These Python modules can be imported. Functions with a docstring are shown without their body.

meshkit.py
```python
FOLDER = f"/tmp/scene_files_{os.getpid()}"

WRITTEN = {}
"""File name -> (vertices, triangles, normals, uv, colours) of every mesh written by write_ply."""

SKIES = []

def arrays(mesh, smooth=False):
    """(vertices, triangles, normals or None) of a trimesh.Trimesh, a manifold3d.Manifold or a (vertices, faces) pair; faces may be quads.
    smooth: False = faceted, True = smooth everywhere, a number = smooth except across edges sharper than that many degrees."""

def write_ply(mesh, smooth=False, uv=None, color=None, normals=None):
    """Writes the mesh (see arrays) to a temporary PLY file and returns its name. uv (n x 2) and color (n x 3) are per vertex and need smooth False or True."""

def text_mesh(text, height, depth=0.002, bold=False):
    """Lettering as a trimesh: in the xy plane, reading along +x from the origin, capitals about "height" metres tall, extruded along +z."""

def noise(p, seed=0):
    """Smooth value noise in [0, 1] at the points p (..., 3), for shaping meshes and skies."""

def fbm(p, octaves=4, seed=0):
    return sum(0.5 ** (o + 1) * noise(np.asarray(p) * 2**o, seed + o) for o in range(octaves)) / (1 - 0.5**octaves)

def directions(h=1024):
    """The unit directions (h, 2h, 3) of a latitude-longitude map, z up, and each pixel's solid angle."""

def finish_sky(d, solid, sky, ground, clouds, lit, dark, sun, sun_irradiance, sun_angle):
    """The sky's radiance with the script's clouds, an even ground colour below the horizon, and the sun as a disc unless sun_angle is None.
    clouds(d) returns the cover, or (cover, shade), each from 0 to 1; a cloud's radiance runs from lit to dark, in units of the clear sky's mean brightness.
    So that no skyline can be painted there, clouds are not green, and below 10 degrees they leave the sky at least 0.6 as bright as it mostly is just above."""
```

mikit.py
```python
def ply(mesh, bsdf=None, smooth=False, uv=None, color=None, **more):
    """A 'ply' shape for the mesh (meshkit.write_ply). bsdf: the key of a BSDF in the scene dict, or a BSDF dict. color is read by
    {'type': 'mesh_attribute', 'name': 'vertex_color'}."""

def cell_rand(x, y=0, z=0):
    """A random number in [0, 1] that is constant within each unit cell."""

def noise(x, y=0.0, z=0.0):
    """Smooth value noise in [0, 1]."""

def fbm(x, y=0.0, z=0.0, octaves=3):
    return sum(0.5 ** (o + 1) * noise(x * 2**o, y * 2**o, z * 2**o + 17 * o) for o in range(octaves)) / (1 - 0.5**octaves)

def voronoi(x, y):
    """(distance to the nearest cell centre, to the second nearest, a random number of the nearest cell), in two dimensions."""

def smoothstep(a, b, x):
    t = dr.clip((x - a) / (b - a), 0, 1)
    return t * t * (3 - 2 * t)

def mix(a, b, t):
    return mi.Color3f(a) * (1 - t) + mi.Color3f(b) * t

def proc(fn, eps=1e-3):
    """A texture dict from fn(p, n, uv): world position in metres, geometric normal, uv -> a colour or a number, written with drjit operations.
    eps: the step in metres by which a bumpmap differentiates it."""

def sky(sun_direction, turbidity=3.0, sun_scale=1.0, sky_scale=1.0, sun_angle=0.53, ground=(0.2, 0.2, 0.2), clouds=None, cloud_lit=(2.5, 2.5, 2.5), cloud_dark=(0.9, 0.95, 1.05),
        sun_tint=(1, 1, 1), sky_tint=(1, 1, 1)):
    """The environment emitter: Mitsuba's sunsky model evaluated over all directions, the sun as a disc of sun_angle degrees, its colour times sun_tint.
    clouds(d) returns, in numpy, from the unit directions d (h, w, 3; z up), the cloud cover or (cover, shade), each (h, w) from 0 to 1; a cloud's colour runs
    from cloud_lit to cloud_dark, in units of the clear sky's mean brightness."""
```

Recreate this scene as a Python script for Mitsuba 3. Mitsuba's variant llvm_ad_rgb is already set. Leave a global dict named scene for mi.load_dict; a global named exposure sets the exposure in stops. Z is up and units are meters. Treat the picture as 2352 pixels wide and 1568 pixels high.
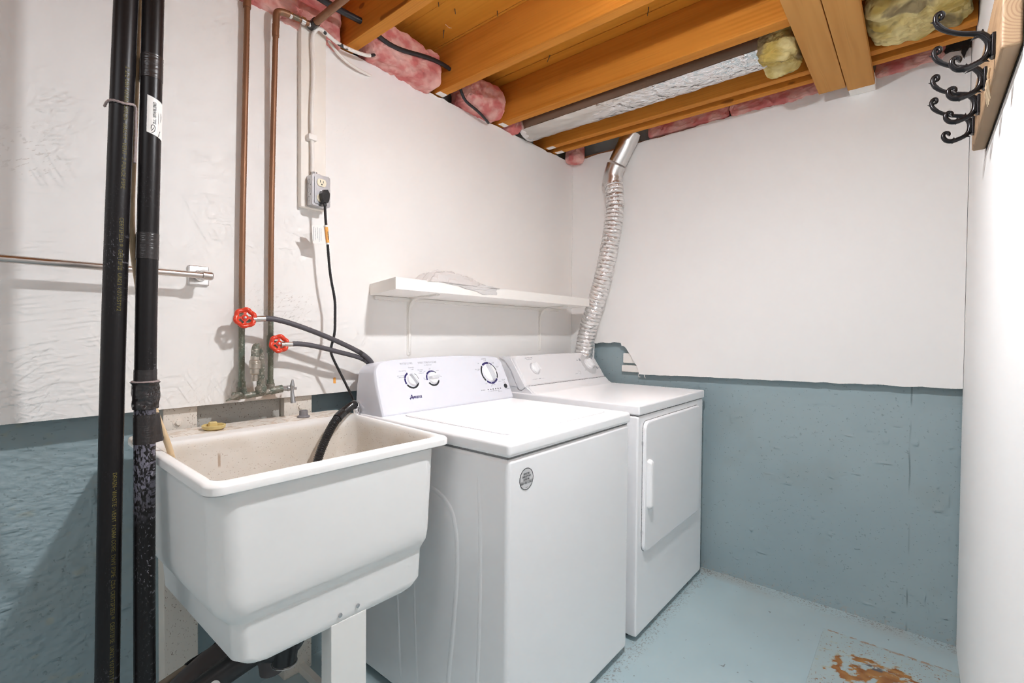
import math, random
import numpy as np, trimesh, drjit as dr, mitsuba as mi, mikit, meshkit
from shapely.geometry import Polygon, Point
from shapely import affinity
from scipy.interpolate import CubicSpline
from mikit import noise, fbm, voronoi, smoothstep, mix, proc

random.seed(7)
RNG = np.random.default_rng(7)
T = mi.ScalarTransform4f
scene, labels = {'type': 'scene'}, {}

# ------------------------------------------------------------------ camera, light, exposure
CAM = np.array([1.693, 0.0, 1.25])
YAW, PITCH, ROLL, FPX = 0.6993, -0.018, 0.0085, 1113.0
_f = np.array([-math.sin(YAW) * math.cos(PITCH), math.cos(YAW) * math.cos(PITCH), math.sin(PITCH)])
_r = np.array([math.cos(YAW), math.sin(YAW), 0.0])
_u = np.cross(_r, _f)
_up = -math.sin(ROLL) * _r + math.cos(ROLL) * _u
scene['camera'] = {'type': 'perspective', 'fov': 2 * math.degrees(math.atan(1176 / FPX)), 'fov_axis': 'x', 'near_clip': 0.02, 'far_clip': 50,
                   'to_world': T().look_at(origin=CAM.tolist(), target=(CAM + _f).tolist(), up=_up.tolist())}
exposure = 0.52
LAMP = (1.25, 1.02, 2.22)
LAMP_POWER = 1000.0
LAMP_FLAT = 0.45
FILL_POWER = 3.0
LTINT = (0.978, 1.0, 1.035)

def rgb(*c): return {'type': 'rgb', 'value': list(c)}

# added fill panel, unseen behind the viewer, to brighten the near shaded sides
scene['added_fill_light__glow_panel'] = {'type': 'rectangle', 'to_world': T().translate([0.95, -0.85, 2.30]).rotate([1, 0, 0], 180).scale([0.4, 0.4, 1]),
                                  'emitter': {'type': 'area', 'radiance': rgb(*[FILL_POWER * t for t in LTINT])}}
labels['added_fill_light'] = {'label': 'added flat square fill panel, unseen behind the viewer', 'category': 'fill light'}

# ------------------------------------------------------------------ materials
def bsdf(key, d): scene[key] = d; return key
def prin(color, rough=.5, metal=0., spec=.5, **k):
    d = {'type': 'principled', 'base_color': color if isinstance(color, dict) else rgb(*color), 'roughness': rough, 'metallic': metal}
    if not metal: d['specular'] = spec
    d.update(k); return {'type': 'twosided', 'bsdf': d}
def bump(d, fn, scale=1.0, eps=1e-3):
    inner = d['bsdf'] if d['type'] == 'twosided' else d
    return {'type': 'twosided', 'bsdf': {'type': 'bumpmap', 'height': proc(fn, eps), 'scale': scale, 'bsdf': inner}}

def flakes(a, b):
    """Strand-board flakes in the plane (a, b): ridges at several angles."""
    h = mi.Float(0)
    for k, (ang, s) in enumerate(((0.2, 1.0), (1.1, 1.3), (2.1, 0.9), (2.75, 1.2), (0.7, .8))):
        u, v = a * math.cos(ang) + b * math.sin(ang), -a * math.sin(ang) + b * math.cos(ang)
        n = noise(u * 22 * s + 31 * k, v * 190 * s, 5.5 * k)
        m = smoothstep(.40, .75, noise(u * 9 + 9 * k, v * 9, 2.2 * k))
        h = h + smoothstep(.60, .72, n) * m
    return h
def wall_white(base, tint, marks):
    def c(p, n, uv):
        a = p.y + p.x * .73
        soft = fbm(a * 1.7, p.z * 1.7, 3.0)
        col = mix(base, tint, smoothstep(.35, .7, soft))
        if marks:
            u, v = a * .8 + p.z * .6, -a * .6 + p.z * .8
            near = 1 - smoothstep(.75, 1.25, p.y)
            s = smoothstep(.66, .76, fbm(u * 90, v * 240, 8.)) * smoothstep(.62, .85, noise(a * 6, p.z * 6, 1.5)) * near
            col = mix(col, (.42, .39, .35), s * .4)
            under = mi.Float(dr.select(n.z < -.5, 1.0, 0.0)) * smoothstep(.16, .18, p.y)
            col = mix(col, (.50, .30, .17), under * .8)
            wood = smoothstep(.6, .85, noise(a * 9, p.z * 40, 4.))
            low = (1 - smoothstep(1.03, 1.09, p.z)) * smoothstep(.55, .6, p.y) * (1 - smoothstep(.72, .8, p.y))
            col = mix(col, (.55, .40, .28), low * wood * .7)
        return col
    return proc(c)
bsdf('mat_wall_left', bump(prin(wall_white((.83, .81, .785), (.81, .795, .78), True), .62, spec=.35),
     lambda p, n, uv: flakes(p.y, p.z) * (1 - .85 * smoothstep(.75, 1.5, p.y)) * .0011 + fbm(p.y * 70, p.z * 70) * .0006, 1.0, 2e-3))
bsdf('mat_wall_back', bump(prin(wall_white((.82, .81, .795), (.83, .82, .805), False), .6, spec=.3), lambda p, n, uv: fbm(p.x * 60, p.z * 60, 2.) * .0006, 1.0, 2e-3))
bsdf('mat_wall_right', bump(prin(wall_white((.69, .685, .675), (.68, .675, .665), False), .6, spec=.2), lambda p, n, uv: fbm(p.y * 60, p.z * 60, 2.) * .0004, 1.0, 2e-3))
bsdf('mat_white_paint', prin((.80, .775, .735), .5))
bsdf('mat_batten', prin((.78, .74, .68), .5))

def concrete_color(p, n, uv):
    a = p.x + p.y
    c = mix((.28, .362, .39), (.31, .392, .415), smoothstep(.3, .7, fbm(a * 2.3, p.z * 2.3, 1.)))
    c = mix(c, (.27, .31, .30), smoothstep(.62, .8, fbm(a * 5, p.z * 5, 7.)) * .25)
    c = mix(c, (.36, .37, .30), smoothstep(.72, .85, fbm(a * 18, p.z * 26, 4.)) * .5 * (1 - smoothstep(.2, .5, p.y)))
    c = mix(c, (.36, .36, .34), smoothstep(.70, .8, noise(a * 120, p.z * 120, 9.)) * (1 - smoothstep(.0, .05, p.z)) * .8)
    c = mix(c, (.13, .17, .18), smoothstep(.75, .83, fbm(a * 110 + p.z * 30, p.z * 120 - a * 20, 3.)) * .45)
    joint = 1 - smoothstep(.0015, .004, dr.abs(p.x - 1.668 - .006 * noise(p.z * 9)))
    return mix(c, (.13, .17, .18), joint * .7 * smoothstep(.2, .8, noise(p.z * 14, 3.)) * smoothstep(2.0, 2.5, p.y))
def concrete_bump(p, n, uv):
    a = p.x + p.y
    pits = smoothstep(.90, .96, noise(a * 70, p.z * 85, 3.))
    blobs = smoothstep(.90, .97, noise(a * 30, p.z * 30, 6.))
    rough = fbm(a * 45, p.z * 80, 2., 4) * (1 - smoothstep(.25, .6, p.y))
    return fbm(a * 9, p.z * 9, 2.) * .003 + fbm(a * 90, p.z * 90, 2.) * .0008 - pits * .0016 + blobs * .003 + rough * .006
bsdf('mat_concrete', bump(prin(proc(concrete_color), .55, spec=.4), concrete_bump, 1.0, 2e-3))
def floor_color(p, n, uv):
    c = mix((.36, .465, .495), (.40, .505, .53), smoothstep(.35, .65, fbm(p.x * 2.2, p.y * 2.2, 2.)))
    edge = smoothstep(2.50, 2.62, p.y) * smoothstep(.3, .6, noise(p.x * 8, p.y * 8))
    c = mix(c, (.38, .37, .34), edge * .5)
    worn = smoothstep(1.0, 1.12, p.x) * smoothstep(2.3, 2.6, p.y + .2 * p.x)
    c = mix(c, (.36, .41, .41), worn * .3)
    grime = smoothstep(.58, .72, fbm(p.x * 190 + p.y * 40, p.y * 150 - p.x * 60, 4.)) * (smoothstep(2.54, 2.64, p.y) + (1 - smoothstep(.01, .05, dr.abs(p.x - .85))) * .8)
    c = mix(c, (.16, .11, .085), grime * .6)
    c = mix(c, (.10, .08, .07), smoothstep(.965, .98, noise(p.x * 60, p.y * 60, 12.)) * .6)
    return c
bsdf('mat_floor', bump(prin(proc(floor_color), .42, spec=.5), lambda p, n, uv: fbm(p.x * 12, p.y * 12) * .002 + fbm(p.x * 80, p.y * 80) * .0005, 1.0, 2e-3))
def plate_color(p, n, uv):
    c = mix((.33, .42, .435), (.375, .45, .45), fbm(p.x * 5, p.y * 5))
    d = dr.sqrt(dr.square((p.x - 1.60) / .20) + dr.square((p.y - 2.20 - (p.x - 1.6) * .12) / .17))
    body = 1 - smoothstep(.3, 1.15, d)
    st = fbm(p.x * 34 + 3, p.y * 46 - p.x * 10, 5., 5)
    m = smoothstep(.50, .58, st * .62 + body * .30)
    c = mix(c, mix((.38, .19, .055), (.22, .075, .022), noise(p.x * 40, p.y * 60)), m)
    c = mix(c, (.42, .37, .20), smoothstep(.42, .55, st * .62 + body * .26) * (1 - m) * .55)
    dd = dr.sqrt(dr.square((p.x - 1.585) / .035) + dr.square((p.y - 2.255) / .016))
    c = mix(c, (.10, .095, .10), (1 - smoothstep(.6, 1.2, dd)) * smoothstep(.3, .6, noise(p.x * 70, p.y * 120)))
    spots = smoothstep(.84, .9, noise(p.x * 190, p.y * 190, 2.)) * smoothstep(.3, .7, noise(p.x * 7, p.y * 7, 6.))
    c = mix(c, (.25, .12, .06), spots * .8)
    rim = smoothstep(2.415, 2.428, p.y + .012 * noise(p.x * 60)) * smoothstep(.4, .7, noise(p.x * 80, p.y * 80, 8.))
    return mix(c, (.33, .20, .12), rim * .8)
bsdf('mat_plate', bump(prin(proc(plate_color), .5), lambda p, n, uv: fbm(p.x * 60, p.y * 60) * .001, 1.0, 2e-3))

def wood_fn(c0, c1, axis, dark=(.22, .08, .02), knots=True):
    def c(p, n, uv):
        q = (p.x, p.y, p.z)
        l = q[axis]; a, b = [q[i] for i in range(3) if i != axis]
        w = fbm(l * 1.6, a * 22, b * 22, 3)
        g = noise(l * 2.4, a * 120 + w * 8, b * 120)
        col = mix(c0, c1, smoothstep(.25, .75, w * .7 + g * .35))
        col = mix(col, dark, smoothstep(.70, .9, g) * .16)
        if knots:
            k = smoothstep(.93, .975, noise(l * 8, a * 21, b * 21))
            col = mix(col, dark, k * .8)
            st = smoothstep(.70, .82, fbm(l * 5, a * 9, b * 9 + 3, 3))
            col = mix(col, dark, st * .35)
        return col
    return proc(c)
bsdf('mat_joist', bump(prin(wood_fn((.47, .162, .020), (.575, .225, .036), 0, (.20, .06, .01)), .6, spec=.12), lambda p, n, uv: noise(p.x * 3, p.y * 200, p.z * 200) * .0005, 1.0))
bsdf('mat_header', prin(wood_fn((.46, .205, .05), (.54, .265, .075), 1, (.16, .06, .012)), .6, spec=.15))
bsdf('mat_subfloor', prin(wood_fn((.50, .19, .02), (.60, .26, .035), 0, (.20, .06, .008)), .65, spec=.12))
bsdf('mat_sill', prin((.30, .14, .06), .7))
bsdf('mat_dark', prin((.018, .016, .015), .8))
def hook_wood(p, n, uv):
    g = noise(p.y * 3, p.x * 130, p.z * 110)
    c = mix((.20, .12, .062), (.28, .18, .10), g)
    c = mix(c, (.13, .08, .045), smoothstep(.55, .8, fbm(p.y * 14, p.x * 30, p.z * 25)) * .55)
    r = dr.sqrt(dr.square(p.x - 1.832) + dr.square(p.z - 1.852))
    rings = smoothstep(.45, .95, .5 + .5 * dr.sin(r * 1150 + 3 * noise(p.x * 60, p.z * 60)))
    e = mix((.34, .225, .13), (.27, .165, .09), rings)
    return dr.select(n.y < -.7, mi.Color3f(e), mi.Color3f(c))
bsdf('mat_hook_wood', prin(proc(hook_wood), .6))
bsdf('mat_splinter', prin((.72, .55, .36), .6))
bsdf('mat_cast_iron', prin((.005, .005, .006), .2, spec=.35))
bsdf('mat_appliance', prin((.84, .84, .845), .22, spec=.5, clearcoat=.3, clearcoat_gloss=.9))
bsdf('mat_console', prin((.70, .715, .775), .35, spec=.4))
bsdf('mat_dryer', prin((.83, .83, .84), .22, spec=.5, clearcoat=.3, clearcoat_gloss=.9))
bsdf('mat_dryer_console', prin((.74, .74, .755), .35))
bsdf('mat_knob', prin((.82, .83, .84), .3))
bsdf('mat_knob_grip', prin((.62, .64, .67), .3))
bsdf('mat_navy', prin((.018, .012, .10), .4))
bsdf('mat_print_black', prin((.015, .018, .022), .4))
bsdf('mat_print_grey', prin((.33, .34, .37), .5))
bsdf('mat_print_light', prin((.50, .50, .52), .5))
bsdf('mat_seam', prin((.16, .16, .165), .6))
bsdf('mat_sticker', prin((.55, .55, .555), .35))
def tub_color(p, n, uv):
    c = mix((.77, .765, .75), (.80, .795, .78), fbm(p.x * 5 + p.y * 5, p.z * 5))
    deck = (1 - smoothstep(.13, .16, p.x)) * smoothstep(.93, .945, p.z)
    c = mix(c, mix((.66, .60, .52), (.48, .37, .26), smoothstep(.45, .7, fbm(p.x * 90, p.y * 60, 3.))), deck * .7)
    return c
def basin_color(p, n, uv):
    st = smoothstep(.42, .72, fbm(p.x * 8, p.y * 8, p.z * 8, 4))
    c2 = mix((.68, .64, .585), (.55, .485, .40), st * .5)
    c2 = mix(c2, (.30, .22, .15), smoothstep(.68, .78, fbm(p.x * 260, p.y * 260, p.z * 260)) * .5)
    streak = (1 - smoothstep(.002, .005, dr.abs(p.y - .525))) * smoothstep(.85, .86, p.z) * (1 - smoothstep(.885, .90, p.z))
    c2 = mix(c2, (.30, .17, .08), streak * .6)
    return mix(c2, (.70, .68, .65), smoothstep(.925, .942, p.z))
bsdf('mat_basin', bump(prin(proc(basin_color), .42, spec=.4), lambda p, n, uv: fbm(p.x * 60, p.y * 60, p.z * 60) * .0006, 1.0, 2e-3))
bsdf('mat_tub', bump(prin(proc(tub_color), .38, spec=.45), lambda p, n, uv: fbm(p.x * 60, p.y * 60, p.z * 60) * .0005, 1.0, 2e-3))
bsdf('mat_leg', prin((.78, .77, .74), .5))
def board_color(p, n, uv):
    c = mix((.74, .69, .62), (.70, .64, .57), noise(p.y * 8, p.z * 8))
    return mix(c, (.20, .12, .07), smoothstep(.72, .80, fbm(p.y * 290 + p.z * 90, p.z * 190 - p.y * 60, 3.)) * .7 * smoothstep(.5, .8, n.x))
bsdf('mat_board', prin(proc(board_color), .55))
bsdf('mat_board_grey', prin(proc(lambda p, n, uv: mix(mix((.50, .48, .44), (.46, .44, .40), noise(p.y * 9, p.z * 9)), (.16, .11, .08), smoothstep(.70, .78, fbm(p.y * 330 + p.z * 90, p.z * 300, 5.)) * .8)), .55))
def abs_color(p, n, uv):
    s = smoothstep(.66, .78, fbm((p.y + p.x) * 420 + p.z * 90, p.z * 210, 2.)) * smoothstep(.45, .75, fbm(p.y * 9 + p.x * 5, p.z * 3.5, 6.)) * (1 - smoothstep(1.25, 1.75, p.z))
    return mix((.009, .0075, .008), (.30, .29, .33), s * .85)
bsdf('mat_abs', prin(proc(abs_color), .36, spec=.3))
bsdf('mat_abs_scuffed', prin(proc(lambda p, n, uv: mix(abs_color(p, n, uv), (.22, .21, .26), smoothstep(.42, .66, fbm((p.y + p.x) * 260, p.z * 150, 4., 4)) * smoothstep(.78, .9, p.z) * (1 - smoothstep(1.02, 1.12, p.z)) * .75)), .34, spec=.3))
bsdf('mat_abs_plain', prin((.016, .015, .016), .3))
bsdf('mat_tape', bump(prin((.020, .016, .016), .30, spec=.6), lambda p, n, uv: noise((p.x + p.y) * 90, p.z * 420) * .0006, 1.0, 5e-4))
bsdf('mat_tape_crinkle', bump(prin((.018, .015, .016), .16, spec=.7), lambda p, n, uv: fbm((p.x - p.y) * 60, p.z * 85, 3., 3) * .007, 1.0, 1e-3))
bsdf('mat_yellow_print', prin((.13, .105, .02), .6))
bsdf('mat_beige_tube', prin((.70, .53, .33), .4))
bsdf('mat_lint', prin((.34, .27, .26), .9))
bsdf('mat_paper', prin((.80, .78, .75), .5))
def copper_color(p, n, uv):
    c = mix((.30, .15, .08), (.20, .095, .05), fbm(p.y * 40, p.z * 9, p.x * 40))
    g = smoothstep(1.42, 1.22, p.z) * .8 + smoothstep(.60, .75, fbm(p.y * 20, p.z * 7, 5.)) * .6
    c = mix(c, (.14, .18, .14), dr.clip(g, 0, 1))
    return mix(c, (.55, .56, .50), smoothstep(.62, .74, fbm(p.y * 320, p.z * 260, p.x * 300)) * smoothstep(1.4, 1.2, p.z) * .6)
bsdf('mat_copper', prin(proc(copper_color), .45, .5))
bsdf('mat_verdigris', prin(proc(lambda p, n, uv: mix(mix((.13, .15, .12), (.25, .225, .185), smoothstep(.3, .7, fbm(p.x * 60, p.y * 60, p.z * 60))), (.58, .54, .49), smoothstep(.60, .72, fbm(p.x * 230, p.y * 230, p.z * 230)) * .7)), .5, .35))
bsdf('mat_brass', prin(proc(lambda p, n, uv: mix((.58, .53, .47), (.36, .31, .25), fbm(p.x * 60, p.y * 60, p.z * 60))), .32, .8))
bsdf('mat_chrome', prin((.72, .71, .70), .18, 1.0))
bsdf('mat_nickel', prin((.60, .55, .52), .28, 1.0))
bsdf('mat_red', prin(proc(lambda p, n, uv: mix((.66, .045, .015), (.80, .30, .2), smoothstep(.80, .88, noise(p.x * 180, p.y * 180, p.z * 180)) * .7)), .25, spec=.6))
bsdf('mat_rubber_hose', prin((.075, .07, .08), .5))
bsdf('mat_rubber_band', prin((.03, .028, .03), .5))
bsdf('mat_black_plastic', prin((.010, .010, .011), .25, spec=.6))
def steel_color(p, n, uv): return mix((.60, .60, .61), (.42, .42, .44), fbm(p.y * 50, p.z * 50, p.x * 50))
bsdf('mat_steel', prin(proc(steel_color), .30, .9))
bsdf('mat_ivory', prin((.74, .68, .52), .4))
bsdf('mat_orange', prin((.85, .40, .09), .5))
def foil_bump(p, n, uv): return fbm(p.x * 55, p.y * 55, p.z * 55, 4) * .010 + noise(p.x * 160, p.y * 160, p.z * 160) * .002
bsdf('mat_foil', bump(prin((.90, .89, .88), .27, 1.0), foil_bump, 1.0, 1e-3))
bsdf('mat_galvanised', prin((.74, .73, .72), .24, 1.0))
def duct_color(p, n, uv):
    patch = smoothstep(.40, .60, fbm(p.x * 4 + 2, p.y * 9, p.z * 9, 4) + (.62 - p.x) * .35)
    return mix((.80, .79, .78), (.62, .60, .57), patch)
bsdf('mat_duct_wrap', bump(prin(proc(duct_color), .2, .97), lambda p, n, uv: fbm(p.x * 40, p.y * 60, p.z * 60, 4) * .012 * smoothstep(.15, .7, p.x), 1.0, 1e-3))
bsdf('mat_duct_bare_shaded', prin((.17, .105, .07), .3, .6))  # bare metal; the dark brown paints in joist shade and reflected wood
def pink_color(p, n, uv):
    f = fbm(p.x * 22, p.y * 22, p.z * 22, 4)
    c = mix((.62, .19, .18), (.80, .46, .41), smoothstep(.3, .7, f))
    return mix(c, (.45, .13, .12), smoothstep(.62, .8, fbm(p.x * 9 + 4, p.y * 9, p.z * 9)) * .45)
fuzz = lambda p, n, uv: fbm(p.x * 160, p.y * 160, p.z * 160, 4) * .012
bsdf('mat_pink', bump(prin(proc(pink_color), .95, spec=.1), fuzz, 1.0, 1e-3))
def yellow_color(p, n, uv):
    f = fbm(p.x * 16, p.y * 16, p.z * 16, 4)
    c = mix((.50, .36, .10), (.68, .56, .27), smoothstep(.3, .7, f))
    return mix(c, (.20, .15, .09), smoothstep(.52, .68, fbm(p.x * 11 + 4, p.y * 16, p.z * 11, 4)) * .8)
bsdf('mat_yellow', bump(prin(proc(yellow_color), .95, spec=.1), fuzz, 1.0, 1e-3))
bsdf('mat_cable_black', prin((.012, .012, .015), .4))
bsdf('mat_cable_white', prin((.78, .75, .71), .5))
bsdf('mat_cable_flaking', prin(proc(lambda p, n, uv: mix((.78, .75, .71), (.03, .03, .03), smoothstep(.60, .66, noise(p.x * 90, p.y * 90, p.z * 90)) * smoothstep(.875, .90, p.y) * (1 - smoothstep(.985, 1.01, p.y)))), .5))
bsdf('mat_soap', prin((.60, .47, .20), .4))
bsdf('mat_grey_plastic', prin((.20, .19, .20), .45))
bsdf('mat_brown_plastic', bump(prin((.10, .085, .085), .35), lambda p, n, uv: fbm(p.x * 14, p.y * 14, p.z * 14) * .01, 1.0, 2e-3))
bsdf('mat_tan', prin((.24, .19, .14), .5))
bsdf('mat_nail', prin((.12, .10, .09), .5, .6))
bsdf('mat_bag', {'type': 'twosided', 'bsdf': {'type': 'blendbsdf', 'weight': .62, 'a': {'type': 'principled', 'base_color': rgb(.52, .50, .485), 'roughness': .2, 'specular': .6}, 'b': {'type': 'principled', 'base_color': rgb(.62, .60, .585), 'roughness': .45}}})
bsdf('mat_bag_pane', {'type': 'principledthin', 'base_color': rgb(.90, .89, .88), 'roughness': .2, 'spec_trans': .55, 'diff_trans': .6, 'eta': 1.4})

# ------------------------------------------------------------------ mesh helpers
def cat(*ms): return trimesh.util.concatenate([m for m in ms])
def add(key, mesh, mat, smooth=30, **kw):
    base, k = key, 0
    while key in scene:
        k += 1; key = f'{base}_{k:03d}'
    scene[key] = mikit.ply(mesh, mat, smooth=smooth, **kw); return key
def addm(key, ms, mat, smooth=30):
    for m in ms: k = add(key, m, mat, smooth)
    return k
def lab(key, label=None, cat_=None, group=None, kind=None):
    d = labels.setdefault(key, {})
    for a, b in (('label', label), ('category', cat_), ('group', group), ('kind', kind)):
        if b: d[a] = b
def box(x0, x1, y0, y1, z0, z1):
    m = trimesh.creation.box((abs(x1 - x0), abs(y1 - y0), abs(z1 - z0))); m.apply_translation(((x0 + x1) / 2, (y0 + y1) / 2, (z0 + z1) / 2)); return m
_ico = {k: trimesh.creation.icosphere(k).vertices for k in (1, 2)}
def hull(pts):
    return trimesh.convex.convex_hull(np.asarray(pts))
def rbox(x0, x1, y0, y1, z0, z1, r=.003, q=1):
    x0, x1, y0, y1, z0, z1 = min(x0, x1), max(x0, x1), min(y0, y1), max(y0, y1), min(z0, z1), max(z0, z1)
    r = min(r, (x1 - x0) / 2.01, (y1 - y0) / 2.01, (z1 - z0) / 2.01)
    n = 2 if q == 1 else 4
    a = np.linspace(0, math.pi / 2, n + 1)
    oct_ = np.array([(math.cos(t) * math.cos(s), math.cos(t) * math.sin(s), math.sin(t)) for t in a for s in a])
    pts = []
    for sx in (-1, 1):
        for sy in (-1, 1):
            for sz in (-1, 1):
                c = np.array([x0 + r if sx < 0 else x1 - r, y0 + r if sy < 0 else y1 - r, z0 + r if sz < 0 else z1 - r])
                pts.append(c + oct_ * [sx, sy, sz] * r)
    return hull(np.vstack(pts))
def spline(pts, n):
    pts = np.asarray(pts, float)
    if len(pts) == 2: return pts[0] + (pts[1] - pts[0]) * np.linspace(0, 1, n)[:, None]
    t = np.r_[0, np.cumsum(np.linalg.norm(np.diff(pts, axis=0), axis=1) ** .6)]
    return CubicSpline(t, pts)(np.linspace(0, t[-1], n))
def sweep(path, r, seg=16, cap=True, squash=None, wob=None):
    """Tube along a dense path; r a number or one per ring; squash scales the second frame axis; wob(i, angles) multiplies the radius."""
    path = np.asarray(path, float); n = len(path)
    r = np.broadcast_to(r, n)
    tan = np.gradient(path, axis=0); tan /= np.linalg.norm(tan, axis=1, keepdims=True)
    a = np.array([0, 0, 1.]) if abs(tan[0, 2]) < .9 else np.array([1., 0, 0])
    u = np.cross(tan[0], a); u /= np.linalg.norm(u)
    ang = np.arange(seg) / seg * 2 * math.pi
    vs = []
    for i in range(n):
        u = u - tan[i] * (u @ tan[i]); u /= np.linalg.norm(u)
        v = np.cross(tan[i], u)
        rr = r[i] * (wob(i, ang) if wob else 1)
        vs.append(path[i] + (np.cos(ang) * rr)[:, None] * u + (np.sin(ang) * rr * (squash or 1))[:, None] * v)
    V = np.vstack(vs); f = []
    j = np.arange(seg); k = (j + 1) % seg
    for i in range(n - 1):
        b, c = i * seg, (i + 1) * seg
        f.append(np.c_[b + j, b + k, c + k]); f.append(np.c_[b + j, c + k, c + j])
    if cap:
        V = np.vstack([V, path[0], path[-1]]); m = n * seg
        f.append(np.c_[k, j, np.full(seg, m)]); f.append(np.c_[(n - 1) * seg + j, (n - 1) * seg + k, np.full(seg, m + 1)])
    return trimesh.Trimesh(V, np.vstack(f), process=False)
def tube(pts, r, n=None, seg=14, **k):
    return sweep(spline(pts, n or (2 if len(pts) == 2 else 10 * len(pts))), r, seg, **k)
def cyl(a, b, r, seg=24, r2=None):
    return sweep(np.array([a, b], float), [r, r if r2 is None else r2], seg)
def loft(loops, cap0=True, cap1=True):
    n = len(loops[0]); V = np.vstack(loops); f = []
    j = np.arange(n); k = (j + 1) % n
    for i in range(len(loops) - 1):
        b, c = i * n, (i + 1) * n
        f.append(np.c_[b + j, b + k, c + k]); f.append(np.c_[b + j, c + k, c + j])
    m = len(V); ex = []
    if cap0: ex.append(np.mean(loops[0], 0)); f.append(np.c_[k, j, np.full(n, m + len(ex) - 1)])
    if cap1: ex.append(np.mean(loops[-1], 0)); f.append(np.c_[(len(loops) - 1) * n + j, (len(loops) - 1) * n + k, np.full(n, m + len(ex) - 1)])
    return trimesh.Trimesh(np.vstack([V] + [e[None] for e in ex]), np.vstack(f), process=False)
def rrect(x0, x1, y0, y1, r, n=7):
    out = []
    for cx, cy, a0 in ((x1 - r, y1 - r, 0), (x0 + r, y1 - r, 90), (x0 + r, y0 + r, 180), (x1 - r, y0 + r, 270)):
        for a in np.radians(np.linspace(a0, a0 + 90, n + 1)): out.append((cx + r * math.cos(a), cy + r * math.sin(a)))
    return np.array(out)
def lathe(prof, c, axis, seg=28, up=None):
    """prof: (radius, height along axis) pairs; axis: unit vector."""
    axis = np.asarray(axis, float); axis /= np.linalg.norm(axis)
    a = np.array([0, 0, 1.]) if abs(axis[2]) < .9 else np.array([1., 0, 0])
    u = np.cross(axis, a); u /= np.linalg.norm(u); v = np.cross(axis, u)
    ang = np.arange(seg) / seg * 2 * math.pi
    ring = np.cos(ang)[:, None] * u + np.sin(ang)[:, None] * v
    return loft([np.asarray(c) + ring * max(r, 1e-5) + axis * h for r, h in prof])
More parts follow.
